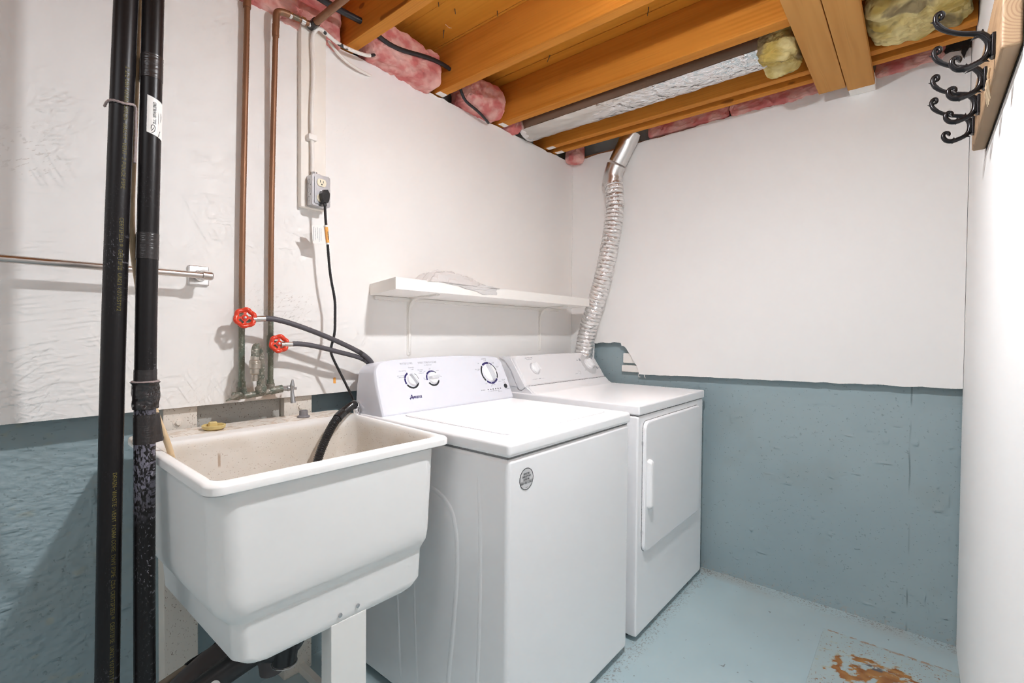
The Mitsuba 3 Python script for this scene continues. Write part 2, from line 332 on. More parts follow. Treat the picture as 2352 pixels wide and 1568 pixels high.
def frame(o, u, w):
    """4x4: local x -> u, local y -> w, local z -> u x w at o."""
    u, w = np.asarray(u, float), np.asarray(w, float); u /= np.linalg.norm(u); w = w - u * (u @ w); w /= np.linalg.norm(w)
    M = np.eye(4); M[:3, 0], M[:3, 1], M[:3, 2], M[:3, 3] = u, w, np.cross(u, w), o; return M
def put(m, M): m = m.copy(); m.apply_transform(M); return m
def extr(poly, h): return trimesh.creation.extrude_polygon(poly, h, engine='earcut')
def text(s, h, x, y, depth=.0004, bold=False, squeeze=1.0, shear=0.0, center=False):
    m = meshkit.text_mesh(s, h, depth, bold)
    v = m.vertices.copy(); v[:, 0] = v[:, 0] * squeeze + v[:, 1] * shear
    if center: v[:, 0] -= (v[:, 0].min() + v[:, 0].max()) / 2
    m.vertices = v + [x, y, 0]; return m
def arc(cx, cy, r0, r1, a0, a1, h=.0005, n=24):
    a = np.radians(np.linspace(a0, a1, n))
    p = np.r_[np.c_[cx + r1 * np.cos(a), cy + r1 * np.sin(a)], np.c_[cx + r0 * np.cos(a[::-1]), cy + r0 * np.sin(a[::-1])]]
    return extr(Polygon(p), h)
def lumpy(x0, x1, y0, y1, z0, z1, seed, amp=.02, freq=14, size=.005, r=.03):
    h = np.array([x1 - x0, y1 - y0, z1 - z0]) / 2; c = np.array([x0 + x1, y0 + y1, z0 + z1]) / 2
    r = min(r, h.min() * .98); lin = [np.linspace(-1, 1, max(6, int(2 * q / size)) + 1) for q in h]
    V, F, at = [], [], 0
    for ax in range(3):
        i, j = (ax + 1) % 3, (ax + 2) % 3
        A, B = np.meshgrid(lin[i], lin[j], indexing='ij'); na, nb = A.shape
        for sg in (-1, 1):
            P = np.zeros((na * nb, 3)); P[:, i], P[:, j], P[:, ax] = A.ravel(), B.ravel(), sg
            k = np.arange(na * nb).reshape(na, nb); q = np.stack([k[:-1, :-1], k[1:, :-1], k[1:, 1:], k[:-1, 1:]], -1).reshape(-1, 4)
            t = np.vstack([q[:, [0, 1, 2]], q[:, [0, 2, 3]]])
            V.append(P); F.append((t if sg > 0 else t[:, ::-1]) + at); at += na * nb
    P = np.vstack(V) * h; q = np.clip(P, -(h - r), h - r); d = P - q
    m = trimesh.Trimesh(np.round(c + q + r * d / np.maximum(np.linalg.norm(d, axis=1, keepdims=True), 1e-9), 7), np.vstack(F), process=False)
    m.merge_vertices()
    n = m.vertex_normals
    d = meshkit.fbm(m.vertices * freq + seed * 7.3, 5, seed) - .5
    d2 = np.abs(meshkit.fbm(m.vertices * freq * .6 + seed * 3.1, 3, seed + 5) - .5)
    d3 = meshkit.fbm(m.vertices * 60 + seed, 4, seed + 9) - .5
    m.vertices = m.vertices + n * (d * 2 * amp - np.exp(-(d2 / .03) ** 2) * amp * .4 + d3 * .012)[:, None]
    return m

# ------------------------------------------------------------------ the setting
def ragged(pts, amp, step=.02, seed=1, skip=()):
    r = np.random.default_rng(seed); out = []
    for i, (a, b) in enumerate(zip(pts[:-1], pts[1:])):
        a, b = np.array(a), np.array(b); n = max(1, int(np.linalg.norm(b - a) / step)); t = np.linspace(0, 1, n + 1)[:-1]
        d = (b - a) / np.linalg.norm(b - a)
        for q in t: out.append(a + (b - a) * q + np.array([-d[1], d[0]]) * r.normal(0, amp) * (q > 0))
    out.append(np.array(pts[-1])); return out
Y0, XR, YC = -1.5, 1.828, 2.64
add('floor', box(-.25, 2.0, Y0, 2.8, -.12, 0), 'mat_floor', False); lab('floor', kind='structure')
# left wall: poured concrete with a strand-board panel standing off it
add('wall_left__concrete', box(-.25, -.08, Y0, 2.8, 0, 2.52), 'mat_concrete', False)
out = [(-2.6, 1.017), (2.5957, 1.017), (2.5957, 2.317)] + ragged([(2.5957, 2.317), (.934, 2.317)], .0016, .03, 3)[1:] + [(.934, 2.338), (.72, 2.318), (-2.6, 2.318)]
add('wall_left__panel', put(extr(Polygon(out), .011), frame((-.011, 0, 0), (0, 1, 0), (0, 0, 1))), 'mat_wall_left', False)
for k, y in enumerate((-.9, -.3, .1, 1.35, 1.76, 2.2)): add('wall_left__strapping', box(-.08, -.0112, y, y + .05, 1.03, 2.3), 'mat_board', False)
lab('wall_left', kind='structure'); lab('wall_left__panel', 'white painted strand board panel'); lab('wall_left__concrete', 'blue painted concrete')
# back wall
add('wall_back__concrete', box(-.25, 2.0, YC, 2.8, 0, 2.52), 'mat_concrete', False)
hole = ragged([(.165, 1.192), (.335, 1.197)], .003, .015, 5)[:-1] + ragged([(.335, 1.197), (.365, 1.178), (.395, 1.145), (.42, 1.108), (.45, 1.06), (.462, 1.019)], .0025, .01, 6)
out = [(.0005, 1.017), (.16, 1.017), (.165, 1.192)] + [tuple(p) for p in hole] + [tuple(p) for p in ragged([(.462, 1.019), (.9, 1.026), (1.3, 1.035), (1.8268, 1.045)], .0012, .03, 8)] + [(1.8268, 2.372)] + [tuple(p) for p in ragged([(1.8268, 2.372), (1.03, 2.352), (.30, 2.337), (.0005, 2.33)], .003, .03, 9)]
pb = extr(Polygon(out).buffer(0), .012)
add('wall_back__panel', put(pb, frame((0, 2.6075, 0), (1, 0, 0), (0, 0, 1))), 'mat_wall_back', False)
add('wall_back__wood_block', rbox(.356, .52, 2.610, YC, 1.079, 1.136, .002), 'mat_white_paint')
add('wall_back__wood_block', rbox(.346, .52, 2.608, YC, 1.026, 1.066, .006), 'mat_white_paint')
add('wall_back__strapping', box(.9, .94, 2.6072, YC, 1.06, 2.34), 'mat_board', False)
add('wall_back__strapping', box(1.4, 1.44, 2.6072, YC, 1.06, 2.34), 'mat_board', False)
add('wall_back__paper_scrap', cat(tube([(.463, 2.594, 1.018), (.466, 2.588, 1.006), (.476, 2.59, 1.004)], .0016, seg=6), tube([(.497, 2.594, 1.018), (.503, 2.589, 1.004), (.505, 2.592, 1.0)], .0016, seg=6)), 'mat_paper')
add('wall_back__top_plate', box(-.05, 1.80, 2.60, 2.66, 2.318, 2.346), 'mat_sill', False)
lab('wall_back', kind='structure'); lab('wall_back__panel', 'white wall panel with a torn corner'); lab('wall_back__concrete', 'blue painted concrete')
lab('wall_back__wood_block', 'white painted wood block in the torn corner')
# right wall (drywall) with rough bottom edge
add('wall_right', box(XR, 1.94, Y0, 2.632, 0, 2.52), 'mat_wall_right', False); lab('wall_right', kind='structure')
add('wall_front', box(-.25, 2.0, Y0 - .1, Y0, 0, 2.52), 'mat_wall_right', False); lab('wall_front', kind='structure')
# ceiling: plank subfloor on joists
lab('ceiling', kind='structure')
ys = [-2.6 + .184 * i for i in range(30)]
for i, y in enumerate(ys):
    if y > 2.75: break
    add('ceiling__plank', rbox(-.25, 2.0, y + .001, y + .183, 2.512 + .002 * (i % 2), 2.535, .002), 'mat_subfloor')
J = [-2.26 + .4085 * i for i in range(12)]
JY = [(-.222, -.178), (.183, .227), (.590, .634), (1.002, 1.050), (1.456, 1.504), (1.872, 1.926), (2.288, 2.328), (2.378, 2.416)]
for y in (-2.26, -1.85, -1.44, -1.03, -.63): JY.insert(0, (y, y + .044))
for y0, y1 in sorted(JY):
    add('ceiling__joist', rbox(-.24, 1.826, y0, y1, 2.325, 2.5118, .003), 'mat_joist')
add('ceiling__header_board', rbox(1.337, 1.4355, .9, 2.488, 2.2985, 2.324, .003), 'mat_header')
add('ceiling__header_board', rbox(1.4375, 1.531, .9, 2.53, 2.2985, 2.324, .003), 'mat_header')
lab('ceiling__header_board', 'flat board nailed across under the joists'); lab('ceiling__joist', 'orange-brown wooden floor joist')
add('ceiling__paint_patch', rbox(.002, .035, 1.458, 1.502, 2.3235, 2.3252, .0005), 'mat_white_paint')
add('ceiling__paint_patch', rbox(.01, .04, 1.876, 1.924, 2.3235, 2.3252, .0005), 'mat_white_paint')
add('ceiling__paint_patch', rbox(.01, .06, 2.292, 2.325, 2.3235, 2.3252, .0005), 'mat_white_paint')
add('ceiling__paint_patch', rbox(.01, .06, 2.381, 2.414, 2.3235, 2.3252, .0005), 'mat_white_paint')
add('ceiling__paint_patch', rbox(1.44, 1.53, 2.53, 2.594, 2.300, 2.350, .002), 'mat_white_paint')
r = np.random.default_rng(11)
for i in range(26):   # nail tips coming through the planks
    bay = (1.06, 1.44) if i < 18 else (1.52, 1.86)
    x, y = r.uniform(.12, 1.2), r.uniform(*bay)
    d = np.array([r.normal(0, .25), r.normal(0, .25), -1]); L = r.uniform(.018, .036)
    add('ceiling__nail', sweep(np.array([[x, y, 2.513], np.array([x, y, 2.513]) + d * L]), [.0019, .0012], 6), 'mat_nail')
for i, (x, y, dx, dy, L) in enumerate(((.33, 1.13, .5, .4, .07), (.42, 1.26, .75, .5, .11), (.30, 1.22, .6, .5, .05), (.20, 1.10, .2, .7, .06), (.45, 1.14, .3, .8, .08), (.18, 1.36, .6, .1, .05), (.62, 1.22, .5, .3, .04))):
    a = np.array([x, y, 2.512]); b = a + np.array([dx, dy, -.45]) * L
    add('ceiling__splinter', sweep(np.array([a, (a + b) / 2 + [0, 0, -.004], b]), [.0048, .0042, .0008], 5, squash=.4), 'mat_splinter')

# LED bulb in a keyless holder under the joists, above the frame: its frosted dome shines mostly downwards
def lamp_dome(r, h, n=20):
    a = np.linspace(0, math.pi / 2, n)
    prof = [(r * math.cos(t), -h * math.sin(t)) for t in a]
    prof[-1] = (1e-5, -h)
    return lathe(prof[::-1], LAMP, (0, 0, 1), 40)
dome = lamp_dome(.042, LAMP_FLAT * .042)
dome = trimesh.Trimesh(dome.vertices, dome.faces, process=False)
add('light_bulb__dome', dome, 'mat_white_paint', True)
if dome.volume < 0: dome.invert()
scene['light_bulb__dome'] = mikit.ply(dome, 'mat_white_paint', smooth=False, emitter={'type': 'area', 'radiance': rgb(*[LAMP_POWER * t for t in LTINT])})
add('light_bulb__base', lathe([(.042, .0005), (.040, .012), (.026, .045), (.016, .055), (.016, .075), (.045, .078), (.05, .10), (.0, .103)], LAMP, (0, 0, 1), 32), 'mat_white_paint', 30)
lab('light_bulb', 'round white ceiling bulb under the joists, above the washer', 'light bulb')

# ------------------------------------------------------------------ insulation
def batt(key, args, mat, label):
    k = add(key, lumpy(*args[:6], seed=args[6], amp=args[7], freq=args[8], r=args[9]), mat, True); lab(k, label, 'insulation'); return k
batt('pink_insulation', (-.09, .018, .56, .985, 2.30, 2.51, 1, .018, 9, .03), 'mat_pink', 'pink insulation stuffed above the two copper pipes')
batt('pink_insulation', (-.06, .095, 1.065, 1.440, 2.312, 2.47, 2, .024, 8, .05), 'mat_pink', 'pink insulation under the long black cable, between two joists')
batt('pink_insulation', (-.06, .095, 1.58, 1.855, 2.315, 2.47, 3, .022, 9, .05), 'mat_pink', 'pink insulation beside the short black cable, over the shelf')
batt('pink_insulation', (-.06, .05, 1.945, 2.03, 2.315, 2.44, 4, .014, 14, .03), 'mat_pink', 'small pink insulation scrap at the left end of the foil duct')
batt('pink_insulation', (-.01, .10, 2.50, 2.592, 2.300, 2.42, 5, .016, 12, .03), 'mat_pink', 'pink insulation tuft hanging down into the wall corner')
batt('pink_insulation', (.50, .93, 2.585, 2.638, 2.352, 2.47, 6, .012, 14, .02), 'mat_pink', 'pink insulation strip along the back wall right of the vent duct')
batt('pink_insulation', (.935, 1.36, 2.580, 2.638, 2.350, 2.47, 7, .012, 14, .02), 'mat_pink', 'pink insulation strip on the back wall ending at the flat header boards')
batt('pink_insulation', (1.525, 1.755, 2.575, 2.638, 2.352, 2.47, 8, .014, 14, .02), 'mat_pink', 'pink insulation strip right of the header boards, behind the coat hooks')
batt('yellow_insulation', (1.19, 1.325, 2.0, 2.21, 2.285, 2.50, 9, .024, 12, .04), 'mat_yellow', 'yellow insulation bunched around the end of the foil duct')
batt('yellow_insulation', (1.53, 1.82, 1.99, 2.30, 2.318, 2.50, 10, .030, 9, .05), 'mat_yellow', 'yellow insulation filling the joist bay above the coat hooks')
k = add('tar_paper', put(extr(Polygon([(1.742, 2.374), (1.80, 2.383), (1.797, 2.360), (1.806, 2.335), (1.812, 2.357), (1.826, 2.384), (1.826, 2.425), (1.775, 2.420)]), .003), frame((0, 2.594, 0), (1, 0, 0), (0, 0, 1))), 'mat_dark', False)
lab(k, 'black paper scrap in the upper corner of the back wall behind the hooks', 'paper')

# ------------------------------------------------------------------ ducts
DY, DZ, DR = 2.105, 2.405, .097
def shell(a0, a1, r0, r1, x0, x1, n=40, m=22, crumple=0.0):
    a = np.radians(np.linspace(a0, a1, m)); xs = np.linspace(x0, x1, n); loops = []
    for x in xs:
        ed = .5 + .5 * math.sin(x * 23) * math.sin(x * 61)
        aa = a.copy()
        aa[-1] += crumple * 4 * ed
        rr = r1 + crumple * (meshkit.noise(np.c_[np.full(m, x * 40), np.cos(aa) * 9, np.sin(aa) * 9], 3) - .5)
        outer = np.c_[np.full(m, x), DY + rr * np.cos(aa), DZ + rr * np.sin(aa)]
        inner = np.c_[np.full(m, x), DY + (rr - r0) * np.cos(aa), DZ + (rr - r0) * np.sin(aa)][::-1]
        loops.append(np.vstack([outer, inner]))
    return loft(loops)
add('heating_duct__pipe', cyl((.02, DY, DZ), (1.30, DY, DZ), DR - .002, 40), 'mat_duct_bare_shaded', 30)
add('heating_duct__foil_wrap', shell(222, 395, .0015, DR + .001, .03, 1.26, 120, 44, .007), 'mat_duct_wrap', 40)
add('heating_duct__end_cap', lathe([(DR + .002, 0), (DR + .003, .02), (DR + .001, .035)], (.022, DY, DZ), (1, 0, 0), 36), 'mat_foil', 30)
lab('heating_duct', 'round foil-wrapped metal duct lying between two joists', 'duct')
lab('heating_duct__pipe', 'bare metal upper side, joist shade and wood reflection painted in as brown'); lab('heating_duct__foil_wrap', 'shiny crumpled foil')
# dryer vent: flexible foil hose and rigid elbow
vp = spline([(.150, 2.49, 1.03), (.160, 2.495, 1.16), (.178, 2.50, 1.264), (.243, 2.505, 1.469), (.292, 2.515, 1.668), (.308, 2.522, 1.767), (.332, 2.53, 1.961), (.328, 2.53, 2.075), (.318, 2.53, 2.135)], 560)
s = np.r_[0, np.cumsum(np.linalg.norm(np.diff(vp, axis=0), axis=1))]
ph = (s / .0225) % 1.0
rad = .0525 - .0045 * np.exp(-((ph - .5) / .16) ** 2)
rn = np.random.default_rng(5)
tab = rn.normal(0, 1, (200, 40))
def crumple(i, ang):
    return 1 + .020 * (meshkit.noise(np.c_[np.full(len(ang), s[i] * 60), np.cos(ang) * 3.2, np.sin(ang) * 3.2], 4) - .5) * 2 + .012 * (meshkit.noise(np.c_[np.full(len(ang), s[i] * 150), np.cos(ang) * 7, np.sin(ang) * 7], 8) - .5) * 2
add('dryer_vent_hose__flexible_hose', sweep(vp, rad, 44, wob=crumple), 'mat_foil', 40)
ep = spline([(.318, 2.53, 2.125), (.322, 2.53, 2.18), (.352, 2.53, 2.24), (.372, 2.53, 2.275)], 24)
add('dryer_vent_hose__elbow', cat(sweep(ep[:12], .0535, 32), cyl(ep[11], ep[11] + (ep[12] - ep[11]) * 2, .0555, 32)), 'mat_galvanised', 30)
add('dryer_vent_hose__pipe', cat(cyl((.345, 2.53, 2.228), (.402, 2.53, 2.325), .052, 32), cyl((.402, 2.53, 2.325), (.436, 2.53, 2.383), .0535, 32)), 'mat_galvanised', 30)
add('dryer_vent_hose__collar', sweep(np.array([(.316, 2.53, 2.112), (.320, 2.53, 2.15)]), .0555, 32), 'mat_galvanised', 30)
lab('dryer_vent_hose', 'silver flexible vent hose rising from behind the dryer to the ceiling', 'vent hose')
lab('dryer_vent_hose__elbow', 'smooth metal elbow')

# ------------------------------------------------------------------ cables
k = add('cable', tube([(.13, .80, 2.374), (.12, .86, 2.374), (.115, .93, 2.377), (.12, 1.005, 2.376)], .011), 'mat_cable_black'); lab(k, 'thick black cable crossing the pink insulation above the copper pipes', 'cable')
k = add('cable', tube([(.11, 1.048, 2.385), (.10, 1.104, 2.369), (.10, 1.162, 2.364), (.10, 1.236, 2.375), (.10, 1.349, 2.398), (.10, 1.433, 2.402), (.10, 1.462, 2.398)], .0085), 'mat_cable_black'); lab(k, 'long black cable swagged in front of pink insulation between two joists', 'cable')
k = add('cable', tube([(.085, 1.50, 2.375), (.08, 1.535, 2.362), (.075, 1.568, 2.322), (.07, 1.635, 2.305), (.05, 1.722, 2.298), (.02, 1.79, 2.30)], .0065), 'mat_cable_black'); lab(k, 'short black cable hanging over the top of the wall panel near the foil duct', 'cable')
k = add('cable', tube([(.035, .863, 1.812), (.035, .862, 1.935), (.035, .861, 2.019), (.035, .866, 2.173), (.035, .863, 2.275), (.042, .868, 2.305), (.05, .88, 2.318), (.05, .90, 2.316), (.05, .942, 2.302), (.05, .995, 2.299), (.05, 1.068, 2.308), (.05, 1.088, 2.316)], .0066, 120), 'mat_cable_flaking'); lab(k, 'white painted cable with flaking black spots running from outlet box to ceiling', 'cable')
k = add('cable', tube([(.05, 1.08, 2.313), (.052, 1.108, 2.327), (.052, 1.122, 2.35), (.06, 1.124, 2.39)], .0052), 'mat_cable_black'); lab(k, 'thin black cable end curling up from the white cable to the joist', 'cable')
k = add('cable', tube([(.012, .935, 2.318), (.018, .97, 2.285), (.018, 1.02, 2.265), (.012, 1.09, 2.262), (-.03, 1.15, 2.285)], .0055), 'mat_cable_white'); lab(k, 'white cable loop lying on the top edge of the wall panel', 'cable')
k = add('cable_clip', rbox(.022, .046, .845, .878, 1.922, 1.944, .005), 'mat_white_paint'); lab(k, 'small white painted clip on the cable above the outlet box', 'clip')

# ------------------------------------------------------------------ wall-mounted board, outlet, power cord
k = add('backing_board', rbox(.0, .024, .828, .921, 1.688, 2.332, .002), 'mat_batten'); lab(k, 'tall white painted board on the wall behind the outlet box', 'board')
oy0, oy1, oz0, oz1 = .8475, .9145, 1.690, 1.800
add('outlet_box__box', rbox(.024, .062, oy0, oy1, oz0 + .002, oz1 - .002, .004), 'mat_steel')
kn = []
for z in (1.715, 1.745, 1.775):
    kn.append(sweep(np.array([(.042 + .008 * math.cos(t), oy0, z + .008 * math.sin(t)) for t in np.linspace(0, 2 * math.pi, 33)]), .0006, 6, cap=False))
for z in (1.729, 1.762): kn.append(lathe([(.0022, 0), (.0022, .0006), (.0, .0006)], (.053, oy0, z), (0, -1, 0), 10))
for q_ in kn: add('outlet_box__knockout', q_, 'mat_seam')
plate = Polygon(rrect(oy0, oy1, oz0, oz1, .008))
add('outlet_box__cover_plate', cat(put(extr(plate, .004), frame((.062, 0, 0), (0, 1, 0), (0, 0, 1))), put(extr(Polygon(rrect(oy0 + .007, oy1 - .007, oz0 + .007, oz1 - .007, .006)), .0035), frame((.066, 0, 0), (0, 1, 0), (0, 0, 1)))), 'mat_steel')
for z in (1.772, 1.718):
    face = Point(0, 0).buffer(.017, 24).intersection(Polygon([(-.0175, -.013), (.0175, -.013), (.0175, .013), (-.0175, .013)]))
    kk = add('outlet_box__receptacle', put(extr(face, .003), frame((.069, .8795, z), (0, 1, 0), (0, 0, 1))), 'mat_ivory')
    add(kk + '__slot', cat(box(.0718, .0723, .8725, .8748, z, z + .008), box(.0718, .0723, .8842, .8862, z, z + .007), put(extr(Point(0, 0).buffer(.0026), .0004), frame((.0719, .8795, z - .006), (0, 1, 0), (0, 0, 1)))), 'mat_print_black', False)
add('outlet_box__screw', lathe([(.003, 0), (.003, .0012), (.001, .0016), (.0, .0016)], (.0695, .8795, 1.745), (1, 0, 0), 14), 'mat_steel')
add('outlet_box__connector', cat(cyl((.04, .868, 1.798), (.04, .868, 1.812), .010, 12), rbox(.048, .054, .862, .884, 1.799, 1.806, .001)), 'mat_steel')
lab('outlet_box', 'grey metal outlet box with two ivory receptacles on the wall board', 'outlet')
# plug, cord and tag
pl = extr(Polygon([(-.013, .008), (-.008, .019), (.006, .022), (.013, .010), (.010, -.012), (.006, -.020), (-.006, -.020), (-.010, -.008)]).buffer(.002), .022)
add('power_cord__plug', cat(put(pl, frame((.0722, .8835, 1.722), (0, 1, 0), (0, 0, 1))), cyl((.083, .884, 1.704), (.083, .885, 1.690), .0062, 12)), 'mat_black_plastic', 30)
cp = [(.083, .885, 1.695), (.083, .888, 1.64), (.082, .8945, 1.575), (.080, .902, 1.50), (.079, .912, 1.43), (.080, .925, 1.36), (.082, .925, 1.30), (.088, .918, 1.235), (.093, .903, 1.185), (.09, .912, 1.155), (.09, .936, 1.109), (.09, .98, 1.026), (.09, 1.008, .965), (.07, 1.03, .90)]
add('power_cord__cord', tube(cp, .0046, 160, 10), 'mat_black_plastic')
add('power_cord__tag_band', sweep(spline([(.0826, .8905, 1.618), (.0818, .8965, 1.562)], 6), .0056, 12), 'mat_orange')
addm('power_cord__tag_collar', [sweep(spline([(.0826, .8895, 1.624), (.0826, .8905, 1.6175)], 3), .0062, 12), sweep(spline([(.0818, .8965, 1.563), (.0818, .8975, 1.557)], 3), .0062, 12)], 'mat_paper')
tagp = Polygon([(-.048, .028), (-.003, .033), (.003, -.031), (-.044, -.034)])
Mt = frame((.079, .8915, 1.59), (.28, .96, 0), (0, -.02, 1))
kk = add('power_cord__paper_tag', cat(put(extr(tagp, .0006), Mt), put(extr(Polygon([(-.075, -.004), (-.045, .006), (-.046, -.036)]), .0006), frame((.079, .8915, 1.59), (.5, .86, 0), (0, -.05, 1)))), 'mat_paper', False)
rows = [extr(Polygon(rrect(-.042 + .0062 * i, -.0405 + .0062 * i, -.026 + (i % 3) * .004, .024 - (i % 2) * .003, .0006, 2)), .0009) for i in range(5)]
add(kk + '__lettering', put(cat(*rows), Mt), 'mat_print_grey', False)
add('power_cord__lettering', put(text('WARNING', .0042, -.012, -.0021, .0004, True), frame((.0878, .8945, 1.590), (0, .107, -.99), (0, .99, .107))), 'mat_print_black', False)
lab('power_cord', 'black power cord plugged into the outlet box with a paper warning tag', 'power cord'); lab('power_cord__tag_band', 'orange warning band')

# ------------------------------------------------------------------ copper supply pipes, valves, faucet
cx = .022
add('copper_pipe__pipe', tube([(cx, .6335, 1.058), (cx, .6345, 1.35), (cx, .6375, 1.60), (cx + .003, .6505, 2.28), (cx + .003, .652, 2.40)], .0088, 24, 18), 'mat_copper')
addm('copper_pipe__fitting', [cyl((cx + .003, .650, 2.283), (cx + .003, .6515, 2.33), .0115, 18), cyl((cx, .6338, 1.262), (cx, .6342, 1.312), .0115, 18), cyl((cx, .6335, 1.06), (cx, .6335, 1.085), .0115, 18)], 'mat_copper')
lab('copper_pipe', 'left one of two vertical copper pipes rising from the faucet', 'pipe')
add('copper_pipe_001__pipe', tube([(cx, .724, 1.058), (cx, .7255, 1.35), (cx, .7275, 1.60), (cx + .02, .7335, 2.265)], .0088, 24, 18), 'mat_copper')
add('copper_pipe_001__elbow', tube([(cx + .02, .7335, 2.255), (cx + .021, .734, 2.29), (cx + .022, .740, 2.307), (cx + .024, .758, 2.314), (cx + .025, .775, 2.315)], .0108, 30, 18), 'mat_copper')
add('copper_pipe_001__pipe_001', tube([(cx + .025, .765, 2.3155), (cx + .028, .855, 2.318)], .0088, 4, 18), 'mat_copper')
addm('copper_pipe_001__solder', [cyl((cx + .025, .776, 2.3155), (cx + .025, .784, 2.3157), .0105, 16), cyl((cx + .027, .815, 2.317), (cx + .0275, .829, 2.3175), .0125, 16), cyl((cx + .0278, .842, 2.318), (cx + .028, .848, 2.318), .011, 16)], 'mat_chrome')
addm('copper_pipe_001__fitting', [cyl((cx, .7245, 1.175), (cx, .7248, 1.235), .0118, 18), cyl((cx, .724, 1.06), (cx, .724, 1.085), .0115, 18), cyl((cx + .018, .733, 2.225), (cx + .019, .7332, 2.262), .0112, 18)], 'mat_copper')
lab('copper_pipe_001', 'right one of two vertical copper pipes, with an elbow at the top', 'pipe')
add('supply_pipe__pipe', tube([(.04, .857, 2.320), (.60, .857, 2.324), (1.3, .857, 2.322)], .0122, 10, 18), 'mat_copper')
add('supply_pipe__fitting', cyl((.036, .857, 2.3195), (.075, .857, 2.3205), .0145, 18), 'mat_abs_plain')
lab('supply_pipe', 'dark copper pipe running away from the wall under the joists', 'pipe')
def valve(key, x, y, z, R, pipe_y, label):
    """Boiler drain valve with a red six-lobed hand wheel facing the room."""
    ax = np.array([.965, -.22, .14]); ax /= np.linalg.norm(ax)
    c = np.array([x, y, z])
    add(key + '__body', cat(tube([(cx, pipe_y, z + .005), (.03, (pipe_y * .6 + y * .4), z + .003), tuple(c - ax * .026)], .0098, 14, 16), lathe([(.008, -.036), (.0125, -.030), (.0125, -.018), (.0085, -.014), (.0065, 0.0)], c, ax, 16), cyl(c - ax * .028, c - ax * .028 + np.array([.0, .036, .0]), .0105, 16)), 'mat_verdigris')
    u = np.cross(ax, [0, 0, 1.]); u /= np.linalg.norm(u); v = np.cross(u, ax)
    ph = .3
    t = np.linspace(0, 2 * math.pi, 121)[:-1]
    ro = R * (1 + .05 * np.cos(6 * (t - ph)))
    disc = Polygon(np.c_[ro * np.cos(t), ro * np.sin(t)]).buffer(-.004)
    for j in range(4):
        a_ = np.radians(np.linspace(-22, 22, 12)) + j * math.pi / 2 + .75
        slot = Polygon(np.r_[np.c_[R * .40 * np.cos(a_), R * .40 * np.sin(a_)], np.c_[R * .53 * np.cos(a_[::-1]), R * .53 * np.sin(a_[::-1])]]).buffer(.0022)
        disc = disc.difference(slot)
    Mw = frame(c, u, -v) if np.cross(u, -v) @ ax > 0 else frame(c, u, v)
    rim = trimesh.transform_points(np.c_[(ro - .0068) * np.cos(t), (ro - .0068) * np.sin(t), .0005 + .0012 * np.cos(6 * (t - ph))], Mw)
    rim = np.vstack([rim, rim[:1]])
    parts = [put(extr(disc, .006), Mw @ np.array([[1, 0, 0, 0], [0, 1, 0, 0], [0, 0, 1, -.0035], [0, 0, 0, 1.]])), sweep(rim, .0069, 16, cap=False), lathe([(.0085, -.004), (.0082, .0035), (.006, .0055), (.0, .0055)], c, ax, 18)]
    wk = add(key + '__hand_wheel', cat(*parts), 'mat_red', 35)
    add(wk + '__screw', lathe([(.0034, .005), (.0034, .0075), (.0012, .008), (.0, .008)], c, ax, 14), 'mat_steel')
    lab(wk, 'red scalloped wheel'); lab(key, label, 'valve')
valve('shutoff_valve', .078, .6225, 1.2895, .0325, .634, 'red-wheeled water valve on the left copper pipe, upper of two')
valve('shutoff_valve_001', .078, .7275, 1.2075, .0305, .7245, 'red-wheeled water valve on the right copper pipe, lower of two')
# laundry faucet
add('faucet__body', cat(tube([(.036, .60, 1.043), (.04, .64, 1.041), (.042, .69, 1.046), (.04, .735, 1.052), (.04, .755, 1.054)], [.0125] * 6 + [.010] * 22 + [.013] * 12, 40, 16),
    cyl((cx, .6335, 1.05), (cx, .6335, 1.068), .0145, 18), cyl((cx, .724, 1.05), (cx, .724, 1.072), .0135, 18), lathe([(.016, 0), (.0175, .006), (.0175, .018), (.013, .022)], (.05, .682, 1.048), (0, 0, 1), 20)), 'mat_verdigris', 35)
add('faucet__spout', tube([(.05, .682, 1.062), (.052, .681, 1.10), (.06, .677, 1.15), (.07, .668, 1.188), (.085, .655, 1.199), (.097, .646, 1.188), (.10, .643, 1.165)], [.0125] * 20 + list(np.linspace(.0125, .0118, 50)), 70, 18), 'mat_verdigris', 40)
ax = (0.02, -.02, -1)
add('faucet__aerator', lathe([(.012, -.004), (.0125, .008), (.0155, .010), (.0165, .016), (.0155, .018), (.0165, .020), (.0165, .034), (.0135, .036), (.0135, .050), (.0115, .053), (.0085, .054), (.0085, .062), (.0092, .063), (.0088, .074), (.0, .074)], (.1005, .6425, 1.166), ax, 24), 'mat_brass', 30)
hk = add('faucet__handle', tube([(.055, .617, 1.048), (.065, .605, 1.049), (.08, .588, 1.044), (.09, .573, 1.040), (.096, .562, 1.037)], [.0095] * 10 + list(np.linspace(.0095, .0025, 30)), 40, 14, squash=.75), 'mat_verdigris', 40); lab(hk, 'worn grey lever handle')
add('faucet__handle_001', cat(cyl((.042, .752, 1.055), (.05, .768, 1.055), .0085, 14), lathe([(.007, 0), (.010, .003), (.010, .009), (.006, .012), (.0055, .02)], (.05, .766, 1.055), (.3, .95, 0), 14),
    tube([(.062, .781, 1.085), (.061, .780, 1.07), (.060, .780, 1.055), (.062, .780, 1.03), (.065, .781, 1.005)], list(np.linspace(.003, .0075, 12)) + list(np.linspace(.0075, .0055, 10)) + list(np.linspace(.0055, .008, 18)), 40, 14), cyl((.056, .778, 1.055), (.066, .793, 1.054), .0048, 10)), 'mat_steel', 35)
lab('faucet', 'old greenish brass laundry faucet with a hooked spout above the sink', 'faucet')
